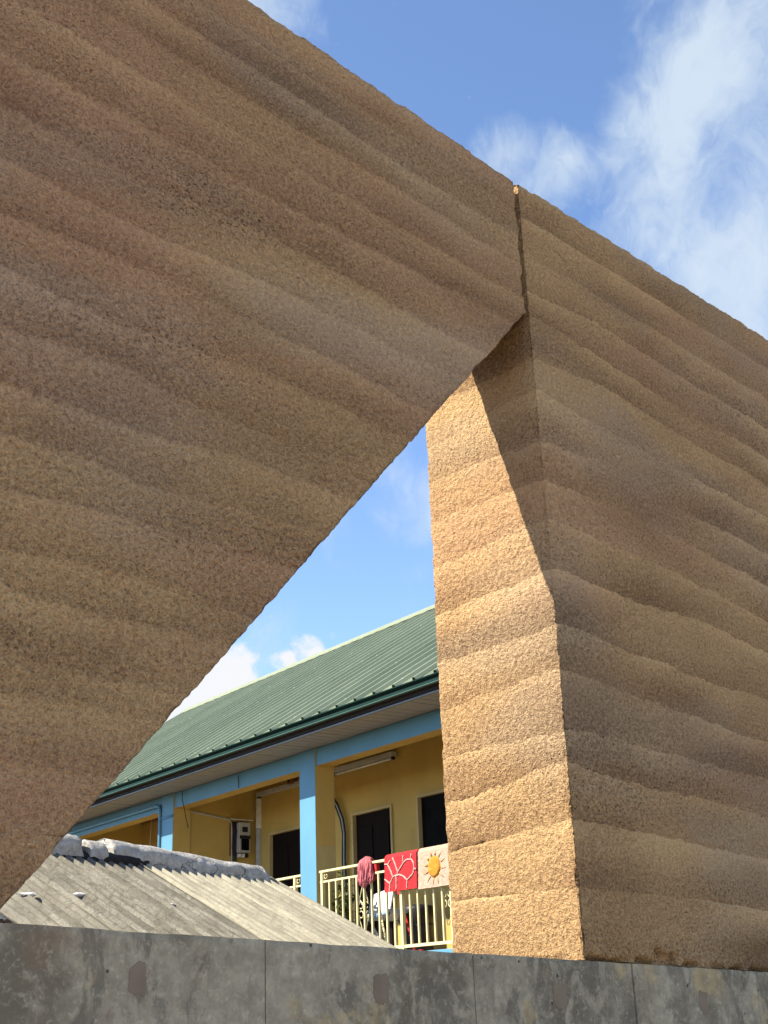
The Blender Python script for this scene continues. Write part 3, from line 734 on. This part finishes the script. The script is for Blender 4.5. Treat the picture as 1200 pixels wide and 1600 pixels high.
# electric meter on the partition
t = hthing('electric_meter', 'pale electric meter box on brown board on the yellow partition', 'meter', -5.283, 1.0, 3.48)
m = MB(); m.box(0.0, 0.014, -0.15, 0.14, -0.02, 0.44); m.build('board', WOODB, t)
m = MB(); m.box(0.0145, 0.10, -0.05, 0.125, 0.02, 0.42); bx_ = m.build('case', GREYP, t, bevel=0.01)
m = MB(); m.box(0.1005, 0.104, -0.005, 0.08, 0.29, 0.36); m.build('display', BLACKP, bx_)
m = MB(); m.box(0.1005, 0.106, -0.02, 0.10, 0.05, 0.20); m.build('breaker_window', DARKGL, bx_)
m = MB(); m.box(0.1005, 0.108, -0.045, 0.12, 0.20, 0.245); m.build('breaker_row', BLACKP, bx_)
m = MB(); m.add([(0.002, -0.14, 0.47), (0.15, -0.14, 0.44), (0.15, 0.14, 0.44), (0.002, 0.14, 0.47), (0.002, -0.14, 0.48), (0.15, -0.14, 0.45), (0.15, 0.14, 0.45), (0.002, 0.14, 0.48)],
          [(0, 3, 2, 1), (4, 5, 6, 7), (0, 1, 5, 4), (1, 2, 6, 5), (2, 3, 7, 6), (3, 0, 4, 7)]); m.build('rain_hood', WHITEP, t)
for j, yy in enumerate((-0.12, -0.095, -0.075)):
    m = MB(); m.tube([(0.03, yy, 0.43), (0.04, yy+0.01, 0.3), (0.03, yy, 0.1), (0.035, yy+0.02, -0.15), (0.03, yy, -0.5)], 0.008, 6); m.build('cable', BLACKP, t, smooth=True)
for j in range(3):
    m = MB(); m.box(0.03, 0.075, -0.04+j*0.055, -0.005+j*0.055, -0.04, 0.005); m.build('cable_gland', WHITEP if j < 2 else BLACKP, t)
def hcable(name, label, pts, r, mat, cat='cable', group=None):
    base = pts[-1]; e = hthing(name, label, cat, base[0], base[1], base[2], group)
    m = MB(); m.tube([(p[0]-base[0], p[1]-base[1], p[2]-base[2]) for p in pts], r, 6); m.build('strand', mat, e, smooth=True); return e
hcable('service_cable', 'pale cable run along the yellow partition from far column to meter', [(-5.272, 0.25, 4.02), (-5.272, 0.5, 3.985), (-5.272, 0.75, 3.955), (-5.272, 0.84, 3.94), (-5.272, 0.88, 3.88), (-5.272, 0.885, 3.6), (-5.272, 0.885, 2.4)], 0.013, GREYP)
def px_pts(lst, y): return [(hpt(a, b, y)[0], y, hpt(a, b, y)[1]) for a, b in lst]
hcable('loose_wire', 'thin black wire dangling from the blue beam by the far column', px_pts([(284.5, 1236), (285, 1250), (288, 1264), (291, 1280), (294, 1294)], -0.03), 0.006, BLACKP)
hcable('loose_wire', 'thin black wire stapled down the blue beam between the columns', px_pts([(372, 1211), (372.5, 1220), (372, 1231)], -0.012), 0.005, BLACKP)
hcable('slack_cable', 'brown slack cable on the dim yellow wall left of far column', px_pts([(184, 1315), (196, 1302), (210, 1291), (225, 1285), (250, 1279)], 1.24), 0.022, WOODB)
hcable('hanging_cord', 'thin cord hanging in the dim bay left of far column', px_pts([(237, 1270), (236, 1290), (234, 1325)], 0.6), 0.005, GREYP)
for j in range(3):
    pts = [(-3.30+0.03*j, 1.19, 3.98), (-3.20+0.028*j, 1.20, 3.86), (-3.11+0.03*j, 1.21, 3.68), (-3.08+0.026*j, 1.22, 3.5), (-3.10+0.024*j+0.01*math.sin(j), 1.22, 3.2), (-3.09+0.03*j, 1.22, 2.7), (-3.10+0.026*j, 1.22, 2.0)]
    hcable('power_cable', ['thick black cable drooping down the wall closest to the blue column', 'thin grey cable drooping between two thick black cables', 'thick black cable drooping down the wall closest to the brown door'][j], pts, 0.013 if j != 1 else 0.010, BLACKP if j != 1 else GREYP, group='cables beside the brown door')

# ------------------------------------------------------------------ things on the balcony
def drape(s0, s1, drop_f, drop_b, th, seed, nx=44):
    """cloth hung over the hand rail, as grid with thickness; local x from s0, y depth, z from rail top"""
    R = 0.030; path = []
    nf = int(drop_f/0.008)
    for i in range(nf+1): path.append((-R, -drop_f+drop_f*i/nf))
    for i in range(1, 9): a = math.pi*i/9; path.append((-R*math.cos(a), R*math.sin(a)*0.75))
    nb_ = int(drop_b/0.02)
    for i in range(nb_+1): path.append((R, -drop_b*i/nb_))
    P = np.array(path); n_ = len(P); X = np.linspace(s0, s1, nx+1)
    G = np.zeros((n_, nx+1, 3)); G[..., 0] = X[None, :]; G[..., 1] = P[:, 0:1]; G[..., 2] = P[:, 1:2]
    nz_ = fbm(np.stack([G[..., 0]*9, G[..., 2]*5+np.sign(G[..., 1])*9, G[..., 0]*0+seed], -1), 3, seed)
    dr = np.clip(-G[..., 2]/max(drop_f, 0.01), 0, 1)
    G[..., 1] += nz_*0.014*dr*np.sign(G[..., 1])-0.012*dr*(G[..., 1] < 0)
    G[..., 0] += 0.006*nz_
    pile = fbm(G*170, 2, seed+3)*0.004
    out = G.copy(); sgn = np.where(G[..., 2] > 0, 0, np.sign(G[..., 1])); out[..., 1] += sgn*(th+pile); out[..., 2] += np.where(G[..., 2] > 0, th+pile, 0)
    A = G.reshape(-1, 3); B = out.reshape(-1, 3); N_ = len(A); idx = np.arange(N_).reshape(n_, nx+1)
    f = lambda I: np.stack([I[:-1, :-1], I[:-1, 1:], I[1:, 1:], I[1:, :-1]], -1).reshape(-1, 4)
    Q_ = [f(idx)[:, ::-1], f(idx+N_)]
    for r_ in (idx[0, ::-1], idx[-1, :], idx[:, 0], idx[::-1, -1]): Q_.append(np.stack([r_[:-1], r_[1:], r_[1:]+N_, r_[:-1]+N_], -1))
    return np.concatenate([A, B]), np.concatenate(Q_), out, n_, nf
RED = mat_fabric('red_tufted_cotton', (0.50, 0.032, 0.038)); PINKW = mat_fabric('pale_pink_tuft', (0.60, 0.38, 0.34))
CREAMF = mat_fabric('cream_tufted_cotton', (0.50, 0.35, 0.265), (0.48, 0.25, 0.17)); ORANGE = mat_fabric('orange_tuft', (0.50, 0.22, 0.03), (0.55, 0.28, 0.05))
ORANGE2 = mat_fabric('faded_orange_tuft', (0.50, 0.29, 0.13), (0.56, 0.40, 0.28))
def mat_thing(label, s0, s1, drop, seed, mat):
    e = hthing('bath_mat', label, 'mat', (s0+s1)/2, 0.0, 2.893, 'mats hung over the railing')
    w = (s1-s0)/2; V_, Q_, out, n_, nf = drape(-w, w, drop, drop*0.92, 0.014, seed)
    link('cloth', np_mesh('cloth', V_, Q_), mat, e)
    def surf(u, v):   # u,v in 0..1 from top left of the front flap
        fi = (1-v)*nf; i = min(int(fi), nf-1); ft = fi-i; xj = u*(out.shape[1]-1); j = min(int(xj), out.shape[1]-2); gt = xj-j
        return (out[i, j]*(1-ft)+out[i+1, j]*ft)*(1-gt)+(out[i, j+1]*(1-ft)+out[i+1, j+1]*ft)*gt
    return e, surf
e, surf = mat_thing('red tufted bath mat with white branching lines hung over railing', -0.485, 0.052, 0.335, 4, RED)
LINES = [[(0.02,0.18),(0.12,0.20),(0.2,0.10)],[(0.12,0.20),(0.22,0.42),(0.28,0.58)],[(0.27,0.02),(0.35,0.22),(0.44,0.47)],[(0.44,0.47),(0.52,0.36),(0.62,0.22),(0.73,0.15),(0.86,0.17),(0.93,0.30),(0.94,0.44),(0.90,0.58),(0.82,0.66),(0.72,0.74)],
         [(0.28,0.58),(0.38,0.56),(0.50,0.56),(0.62,0.62),(0.72,0.74)],[(0.28,0.58),(0.24,0.68),(0.18,0.76),(0.02,0.62)],[(0.18,0.76),(0.18,0.88),(0.17,0.99)],[(0.38,0.56),(0.39,0.76),(0.38,0.97)],[(0.72,0.74),(0.71,0.86),(0.70,0.97)],
         [(0.44,0.47),(0.40,0.56)],[(0.60,0.02),(0.60,0.20)],[(0.86,0.01),(0.83,0.16)],[(0.94,0.44),(0.99,0.47)]]
m = MB()
for ln in LINES:
    pts = []
    for i in range(len(ln)-1):
        for t_ in range(5):
            a = t_/5; pts.append((ln[i][0]*(1-a)+ln[i+1][0]*a+random.uniform(-.006, .006), ln[i][1]*(1-a)+ln[i+1][1]*a))
    pts.append(ln[-1])
    m.tube([Vector(surf(*p))+Vector((0, -0.0015, 0)) for p in pts], [0.0085*random.uniform(0.85, 1.15) for _ in pts], 6)
m.build('line_pattern', PINKW, e, smooth=True)
e, surf = mat_thing('cream bath mat with orange sun motif hung over railing', 0.078, 0.60, 0.352, 9, CREAMF)
m = MB(); k = 30; cx, cy = 0.50, 0.46
vs = [Vector(surf(cx, cy))+Vector((0, -0.018, 0))]
for ri, hh in ((0.35, 0.017), (0.7, 0.014), (0.95, 0.009), (1.0, -0.003)):
    for j in range(k):
        a = 2*math.pi*j/k; vs.append(Vector(surf(cx+0.185*ri*math.cos(a)*(1+0.05*math.sin(5*a)), cy+0.29*ri*math.sin(a)))+Vector((0, -hh-0.003*random.random(), 0)))
fs = [(0, 1+j, 1+(j+1) % k) for j in range(k)]
for r_ in range(3):
    for j in range(k): fs.append((1+r_*k+j, 1+(r_+1)*k+j, 1+(r_+1)*k+(j+1) % k, 1+r_*k+(j+1) % k))
m.add(vs, fs); m.build('sun_disc', ORANGE, e, smooth=True, fix=True)
m = MB()
for j in range(12):
    a = 2*math.pi*(j+0.3)/12; r0, r1 = 1.05, random.uniform(1.5, 1.8)
    pts = [Vector(surf(min(0.97, max(0.03, cx+0.2*r_*math.cos(a))), min(0.97, max(0.03, cy+0.29*r_*math.sin(a)))))+Vector((0, -0.001, 0)) for r_ in (r0, (r0+r1)/2, r1)]
    m.tube([p_+Vector((0, 0.006, 0)) for p_ in pts], [0.015, 0.012, 0.007], 8)
m.build('sun_rays', ORANGE2, e, smooth=True)
# mop head
e = hthing('string_mop', 'dusty pink string mop head hung over the cream hand rail', 'mop', -0.845, 0.0, 2.893)
m = MB()
for j in range(95):
    a = random.uniform(-1, 1); x0 = 0.095*a; l = random.uniform(0.20, 0.265)*(1-0.18*abs(a)); ph = random.uniform(0, 6); y0 = -0.03-random.uniform(0, 0.035)*math.sqrt(max(0, 1-a*a)); hz = 0.055*math.sqrt(max(0, 1-0.8*a*a))*random.uniform(0.75, 1.05)
    pts = [(x0*0.5+0.02, 0.02, hz*0.6), (x0*0.8, -0.005, hz), (x0*1.05, y0*0.8, hz*0.45)]
    for t_ in range(1, 7):
        q = t_/6; pts.append((x0*1.25+0.010*math.sin(ph+q*7)+0.012*q*a, y0-0.008*math.sin(ph+q*5), hz*0.4-(l+hz*0.4)*q))
    m.tube(pts, [0.0085]*(len(pts)-1)+[0.005], 5)
m.build('strings', mat_fabric('dusty_pink_yarn', (0.50, 0.15, 0.17)), e, smooth=True)
m = MB(); 
for j in range(30):
    a = random.uniform(-1, 1); m.tube([(0.07*a, 0.0, 0.04), (0.08*a, 0.04, 0.02), (0.085*a, 0.05, -0.08), (0.09*a+0.01*math.sin(j), 0.05, -random.uniform(0.13, 0.2))], 0.0085, 5)
m.build('back_strings', mat_fabric('dusty_pink_yarn_back', (0.46, 0.13, 0.15)), e, smooth=True)
m = MB(); m.box(0.10, 0.17, -0.01, 0.035, -0.12, 0.004); m.build('clamp', RED, e, bevel=0.01)
# plant
e = hthing('potted_plant', 'straggly green climbing plant in pot behind the railing by the column', 'plant', -1.50, 0.13, 1.949)
m = MB(); m.lathe([(0.0, 0.0), (0.10, 0.0), (0.135, 0.22), (0.14, 0.23), (0.125, 0.23), (0.12, 0.20), (0.0, 0.20)], 0, 0, 20); m.build('pot', mat_plain('clay_pot', (0.30, 0.13, 0.07), 0.85), e, smooth=True)
m = MB(); stems = []
for j in range(6):
    a = random.uniform(0, 6.28); pts = []
    for t_ in range(9):
        q = t_/8; pts.append((0.04*math.cos(a)+0.10*q*math.cos(a+q)+0.03*math.sin(7*q+j), 0.04*math.sin(a)+0.06*q*math.sin(a), 0.19+q*random.uniform(0.72, 0.78)*(0.55+0.09*j)))
    m.tube(pts, 0.0045, 5); stems.append(pts)
m.build('stems', mat_plain('plant_stem', (0.10, 0.12, 0.04)), e, smooth=True)
m = MB()
for pts in stems:
    for rep in range(60):
        q = random.uniform(0.1, 1.0)*(len(pts)-1); i0 = min(int(q), len(pts)-2); p = Vector(pts[i0]).lerp(Vector(pts[i0+1]), q-i0)
        d = Vector((random.uniform(-1, 1), random.uniform(-1, 1), random.uniform(-0.7, 0.5))).normalized(); l = random.uniform(0.045, 0.09); s_ = d.cross(Vector((0.1, 0.2, 1))).normalized()*l*0.36
        up = s_.cross(d).normalized()*l*0.12; b0 = p+d*0.012
        m.add([b0, b0+d*l*0.45+s_+up, b0+d*l-up, b0+d*l*0.45-s_+up, b0+d*l*0.5], [(0, 1, 4), (1, 2, 4), (2, 3, 4), (3, 0, 4)], random.choice((0, 0, 1)))
lo = m.build('leaves', [mat_plain('leaf_green', (0.06, 0.095, 0.025), 0.5), mat_plain('leaf_yellow_green', (0.24, 0.23, 0.06), 0.5)], e); tag(lo, kind='stuff')
# bucket
e = hthing('bucket', 'grey translucent plastic bucket behind the railing', 'bucket', -1.37, 0.42, 1.949)
m = MB(); m.lathe([(0.0, 0.004), (0.10, 0.0), (0.135, 0.25), (0.142, 0.255), (0.142, 0.265), (0.128, 0.265), (0.096, 0.012), (0.0, 0.012)], 0, 0, 24); m.build('pail', mat_plain('grey_pail', (0.33, 0.35, 0.37), 0.4), e, smooth=True)
m = MB(); m.tube([(0.138*math.cos(a_), 0.0, 0.25-0.10*math.sin(a_)) if False else (0.14*math.cos(a_), -0.06*math.sin(a_), 0.255-0.09*math.sin(a_)) for a_ in np.linspace(0, math.pi, 13)], 0.004, 6); m.build('handle', GREYP, e, smooth=True)
# folding chair: white back, pale blue seat, crossing legs
e = hthing('folding_chair', 'folding chair with white back and pale blue seat behind the railing', 'chair', -1.30, 0.55, 1.949)
def slab(mb, a, b, c, d, th):
    a, b, c, d = map(Vector, (a, b, c, d)); n_ = (b-a).cross(d-a).normalized()*th
    mb.add([a, b, c, d, a+n_, b+n_, c+n_, d+n_], [(0, 3, 2, 1), (4, 5, 6, 7), (0, 1, 5, 4), (1, 2, 6, 5), (2, 3, 7, 6), (3, 0, 4, 7)]); return mb
slab(MB(), (-0.30, -0.02, 0.44), (0.06, 0.02, 0.50), (0.10, 0.06, 0.74), (-0.28, 0.02, 0.68), 0.02).build('backrest', WHITEP, e, bevel=0.008, fix=True)
slab(MB(), (-0.12, -0.16, 0.40), (0.26, -0.16, 0.46), (0.26, 0.20, 0.46), (-0.12, 0.20, 0.40), 0.045).build('seat', mat_plain('pale_blue_vinyl', (0.30, 0.40, 0.56), 0.35), e, bevel=0.02, fix=True)
for yy in (-0.17, 0.21):
    m = MB(); m.tube([(-0.30, yy, 0.70), (0.02, yy, 0.30), (0.26, yy, 0.0)], 0.011, 8); m.build('leg', GREYP, e, smooth=True)
    m = MB(); m.tube([(0.26, yy+0.02, 0.46), (0.0, yy+0.02, 0.2), (-0.12, yy+0.02, 0.0)], 0.011, 8); m.build('leg', BLACKP, e, smooth=True)
# bin
e = hthing('water_drum', 'black plastic drum with lid standing on the balcony floor', 'drum', -1.09, 0.82, 1.949)
m = MB(); m.lathe([(0.0, 0.0), (0.150, 0.0), (0.158, 0.03), (0.165, 0.32), (0.168, 0.345), (0.160, 0.352)], 0, 0, 28); m.build('body', BLACKP, e, smooth=True)
m = MB(); m.lathe([(0.163, 0.348), (0.172, 0.36), (0.172, 0.50), (0.160, 0.535), (0.10, 0.55), (0.0, 0.552)], 0, 0, 28); m.build('lid', BLACKP, e, smooth=True)
m = MB()
for j in range(4):
    a0, a1 = -1.9+0.1*j, -1.8+0.1*j
    m.add([(0.1745*math.cos(a0), 0.1745*math.sin(a0), 0.40), (0.1745*math.cos(a1), 0.1745*math.sin(a1), 0.40), (0.1745*math.cos(a1), 0.1745*math.sin(a1), 0.49), (0.1745*math.cos(a0), 0.1745*math.sin(a0), 0.49)], [(0, 1, 2, 3)])
m.build('sticker', WHITEP, e)
# broom
def leaner(name, label, cat, a, b, r, mat, tip=None):
    base = b; e = hthing(name, label, cat, *base); m = MB(); m.tube([(a[0]-b[0], a[1]-b[1], a[2]-b[2]), (0, 0, 0.0)], r, 8); m.build('stick', mat, e, smooth=True); return e
pa = hpt(612, 1388, 0.62); pb = hpt(655, 1473, 0.55)
e = leaner('broom', 'red broom handle leaning across the black drum', 'broom', (pa[0], 0.70, pa[1]), (pb[0], 0.50, 1.99), 0.014, RED)
m = MB(); m.box(-0.12, 0.12, -0.02, 0.02, -0.04, 0.03); m.build('brush', RED, e, bevel=0.006)
e = leaner('mop_stick', 'pale wooden mop stick lying against railing below the red mat', 'stick', (-1.0, 0.25, 2.45), (-0.74, 0.16, 1.955), 0.011, CREAM)
e = hthing('towel', 'small faded pink cloth hung on railing left of the blue column', 'towel', -2.225, 0.045, 2.40)
V_, Q_, out, n_, nf = drape(-0.06, 0.06, 0.2, 0.1, 0.006, 21, 12); link('cloth', np_mesh('cloth', V_, Q_), mat_fabric('faded_pink_cotton', (0.60, 0.25, 0.27)), e).location = (0, 0.03, 0.17)

# ------------------------------------------------------------------ shed with corrugated roof
SG = math.radians(40); SROT = math.pi/2-SG
SX = Vector((math.sin(SG), math.cos(SG), 0)); SY = Vector((-math.cos(SG), math.sin(SG), 0))     # along ridge, away from camera
S0 = Vector((-1.574637, 8.4, 2.395404)); STILT = -0.055; STAN = math.tan(math.radians(25))
def spt(px, py):
    """pixel -> (x along ridge, run down the front slope)"""
    r = Vector(ray(px, py)); c = Vector(CAM); n_ = (SX+Vector((0, 0, STILT))).cross(SY+Vector((0, 0, STAN))).normalized()
    q = c+r*((S0-c).dot(n_)/r.dot(n_))-S0; return q.dot(SX), -q.dot(SY)
XL = spt(6, 1424)[0]; XR = (spt(388, 1352)[0]+spt(560, 1462)[0])/2
LAP1 = spt(190.7, 1341)[0]; LAP2 = spt(52.5, 1369)[0]
print('shed', spt(20, 1428), spt(388, 1352), spt(560, 1462), LAP1, LAP2)
shed = empty('shed', (S0.x, S0.y, BACK_Z), SROT)
tag(shed, 'low shed roofed with weathered corrugated cement sheets and a mortar ridge', 'shed')
SZ = S0.z-BACK_Z
def sz(x, run): return SZ+STILT*x-STAN*abs(run)
ASB = [mat_asbestos('old_cement_sheet', (0.25, 0.235, 0.19), (0.15, 0.138, 0.108), 0.8), mat_asbestos('newer_cement_sheet', (0.40, 0.37, 0.275), (0.27, 0.25, 0.19), 0.5),
       mat_asbestos('grey_cement_sheet', (0.28, 0.265, 0.215), (0.18, 0.166, 0.13), 0.65)]
def corr_sheet(x0, x1, lift, mat, side, ln=2.15, seed=0, broken=False):
    PIT, AMP = 0.0760, 0.0180
    nx = max(8, int((x1-x0)/PIT*10)); nr = 34
    X = np.linspace(x0, x1, nx+1); Rn = np.linspace(0.015, ln, nr+1); XX, RR = np.meshgrid(X, Rn)
    h = AMP*np.sin(2*np.pi*XX/PIT)+lift+0.006*fbm(np.stack([XX*1.3, RR*1.3, XX*0+seed], -1), 2, seed)
    if broken:
        e = np.clip((x0+0.12-XX)/0.12, 0, 1); XX = XX+e*0.035*fbm(np.stack([RR*22, XX*0, XX*0], -1), 3, 55)
    Z = sz(0, 0)+STILT*XX-STAN*RR+h; Y = -RR if side > 0 else RR
    A = np.stack([XX, Y, Z], -1).reshape(-1, 3); B = A.copy(); B[:, 2] -= 0.008; N_ = len(A); idx = np.arange(N_).reshape(nr+1, nx+1)
    f = lambda I: np.stack([I[:-1, :-1], I[:-1, 1:], I[1:, 1:], I[1:, :-1]], -1).reshape(-1, 4)
    Q_ = [f(idx)[:, ::-1], f(idx+N_)]
    for r_ in (idx[0, :], idx[-1, ::-1], idx[::-1, 0], idx[:, -1]): Q_.append(np.stack([r_[:-1], r_[1:], r_[1:]+N_, r_[:-1]+N_], -1))
    return link('roof_sheet', np_mesh('roof_sheet', np.concatenate([A, B]), np.concatenate(Q_)), mat, shed)
mid = LAP1+(XR-LAP1)*0.52
for side in (1, -1):
    corr_sheet(XL, LAP2+0.06, 0.0, ASB[2], side, seed=1, broken=True)
    corr_sheet(LAP2-0.02, LAP1+0.06, 0.0095, ASB[0], side, seed=2)
    corr_sheet(LAP1, mid+0.05, 0.019, ASB[1], side, seed=3)
    corr_sheet(mid, XR, 0.0275, ASB[1], side, seed=4)
m = MB(); a, b = XL+0.12, XR-0.12
def gable(x): return [(x, -1.85, -0.05), (x, 1.85, -0.05), (x, 1.85, sz(x, 1.85)-0.06), (x, 0, sz(x, 0)-0.06), (x, -1.85, sz(x, 1.85)-0.06)]
g0, g1 = gable(a), gable(b)
m.add(g0+g1, [(0, 1, 2, 3, 4), (9, 8, 7, 6, 5), (0, 4, 9, 5), (1, 6, 7, 2), (4, 3, 8, 9), (3, 2, 7, 8), (0, 5, 6, 1)])
m.build('wall', mat_paint('bare_block_wall', (0.34, 0.32, 0.29), 0.9, 0.2, 0.3), shed, fix=True)
def mortar(x0, x1, seed, hh, name='ridge_mortar', mat=None, blunt=True):
    nx = max(6, int((x1-x0)/0.02)); na = 22; V_ = np.zeros((nx+1, na+1, 3))
    for i in range(nx+1):
        x = x0+(x1-x0)*i/nx; ef = 1.0 if blunt else 1
        for j in range(na+1):
            t_ = math.pi*j/na; w = 0.140; c_, s_ = math.cos(t_), math.sin(t_)
            y = -w*math.copysign(abs(c_)**0.8, c_); V_[i, j] = (x, y, sz(x, 0)-0.045+(hh+0.035)*(s_**0.55)-abs(y)*0.10)
    nn_ = fbm(V_*np.array([5, 9, 9])+seed, 4, seed)
    V_[..., 2] += nn_*0.015; V_[..., 1] += fbm(V_*np.array([8, 8, 8])+seed+5, 4, seed+2)*0.028*np.where(V_[..., 1] < 0, 1, -1)
    V_[..., 2] += 0.016*np.sin(V_[..., 0]*2.1+seed)
    V_[0, :, 0] += 0.02*fbm(V_[0]*20, 2, 4); V_[-1, :, 0] += 0.02*fbm(V_[-1]*20, 2, 5)
    idx = np.arange((nx+1)*(na+1)).reshape(nx+1, na+1)
    Q_ = np.stack([idx[:-1, :-1], idx[1:, :-1], idx[1:, 1:], idx[:-1, 1:]], -1).reshape(-1, 4)
    return link(name, np_mesh(name, V_.reshape(-1, 3), Q_, [idx[0], idx[-1][::-1]]), mat or MORTAR, shed)
xa = lambda px, py=1345: spt(px, py)[0]
mortar(xa(163, 1341), xa(388, 1366), 3, 0.112)
mortar(xa(126, 1337), xa(149, 1339), 7, 0.104)
mortar(xa(60, 1330), xa(113, 1335), 9, 0.102)
mortar(xa(60, 1330), xa(205, 1342), 13, 0.045, 'gap_shade_core', mat_plain('gap_shade_black', (0.012, 0.012, 0.013), 0.8))  # black core painting the shade inside the open ridge gaps
# debris on the sheets
def on_roof(px, py, lift):
    x, run = spt(px, py); w = S0+SX*x-SY*run; return Vector((w.x, w.y, S0.z+STILT*x-STAN*run+lift)), x, run
PLAST = mat_plain('white_plaster', (0.78, 0.77, 0.73), 0.9)
names = [((42, 1400), 0.036, 'white plaster fragment on the sheet next to the diagonal earth wall', 0.000), ((122, 1403), 0.036, 'white plaster fragment beside the dark sheet lap on shed roof', 0.008),
         ((265, 1416), 0.024, 'white plaster crumb low on the older grey roof sheets', 0.006), ((245, 1404), 0.020, 'small pale crumb on ridge of older grey roof sheet', 0.006),
         ((132, 1333), 0.022, 'small curled white scrap under the mortar ridge', 0.012)]
for (px, py), r_, lab, lf in names:
    w, x, run = on_roof(px, py, lf)
    e = empty('plaster_fragment', w, SROT+random.uniform(-0.5, 0.5)); tag(e, lab, 'plaster fragment', 'debris on the shed roof')
    m = MB(); lump(m, (0, 0, r_*0.15), r_, int(px), 2, (1.3, 0.8, 0.36), 0.45, 1.2); m.build('chip', PLAST, e)
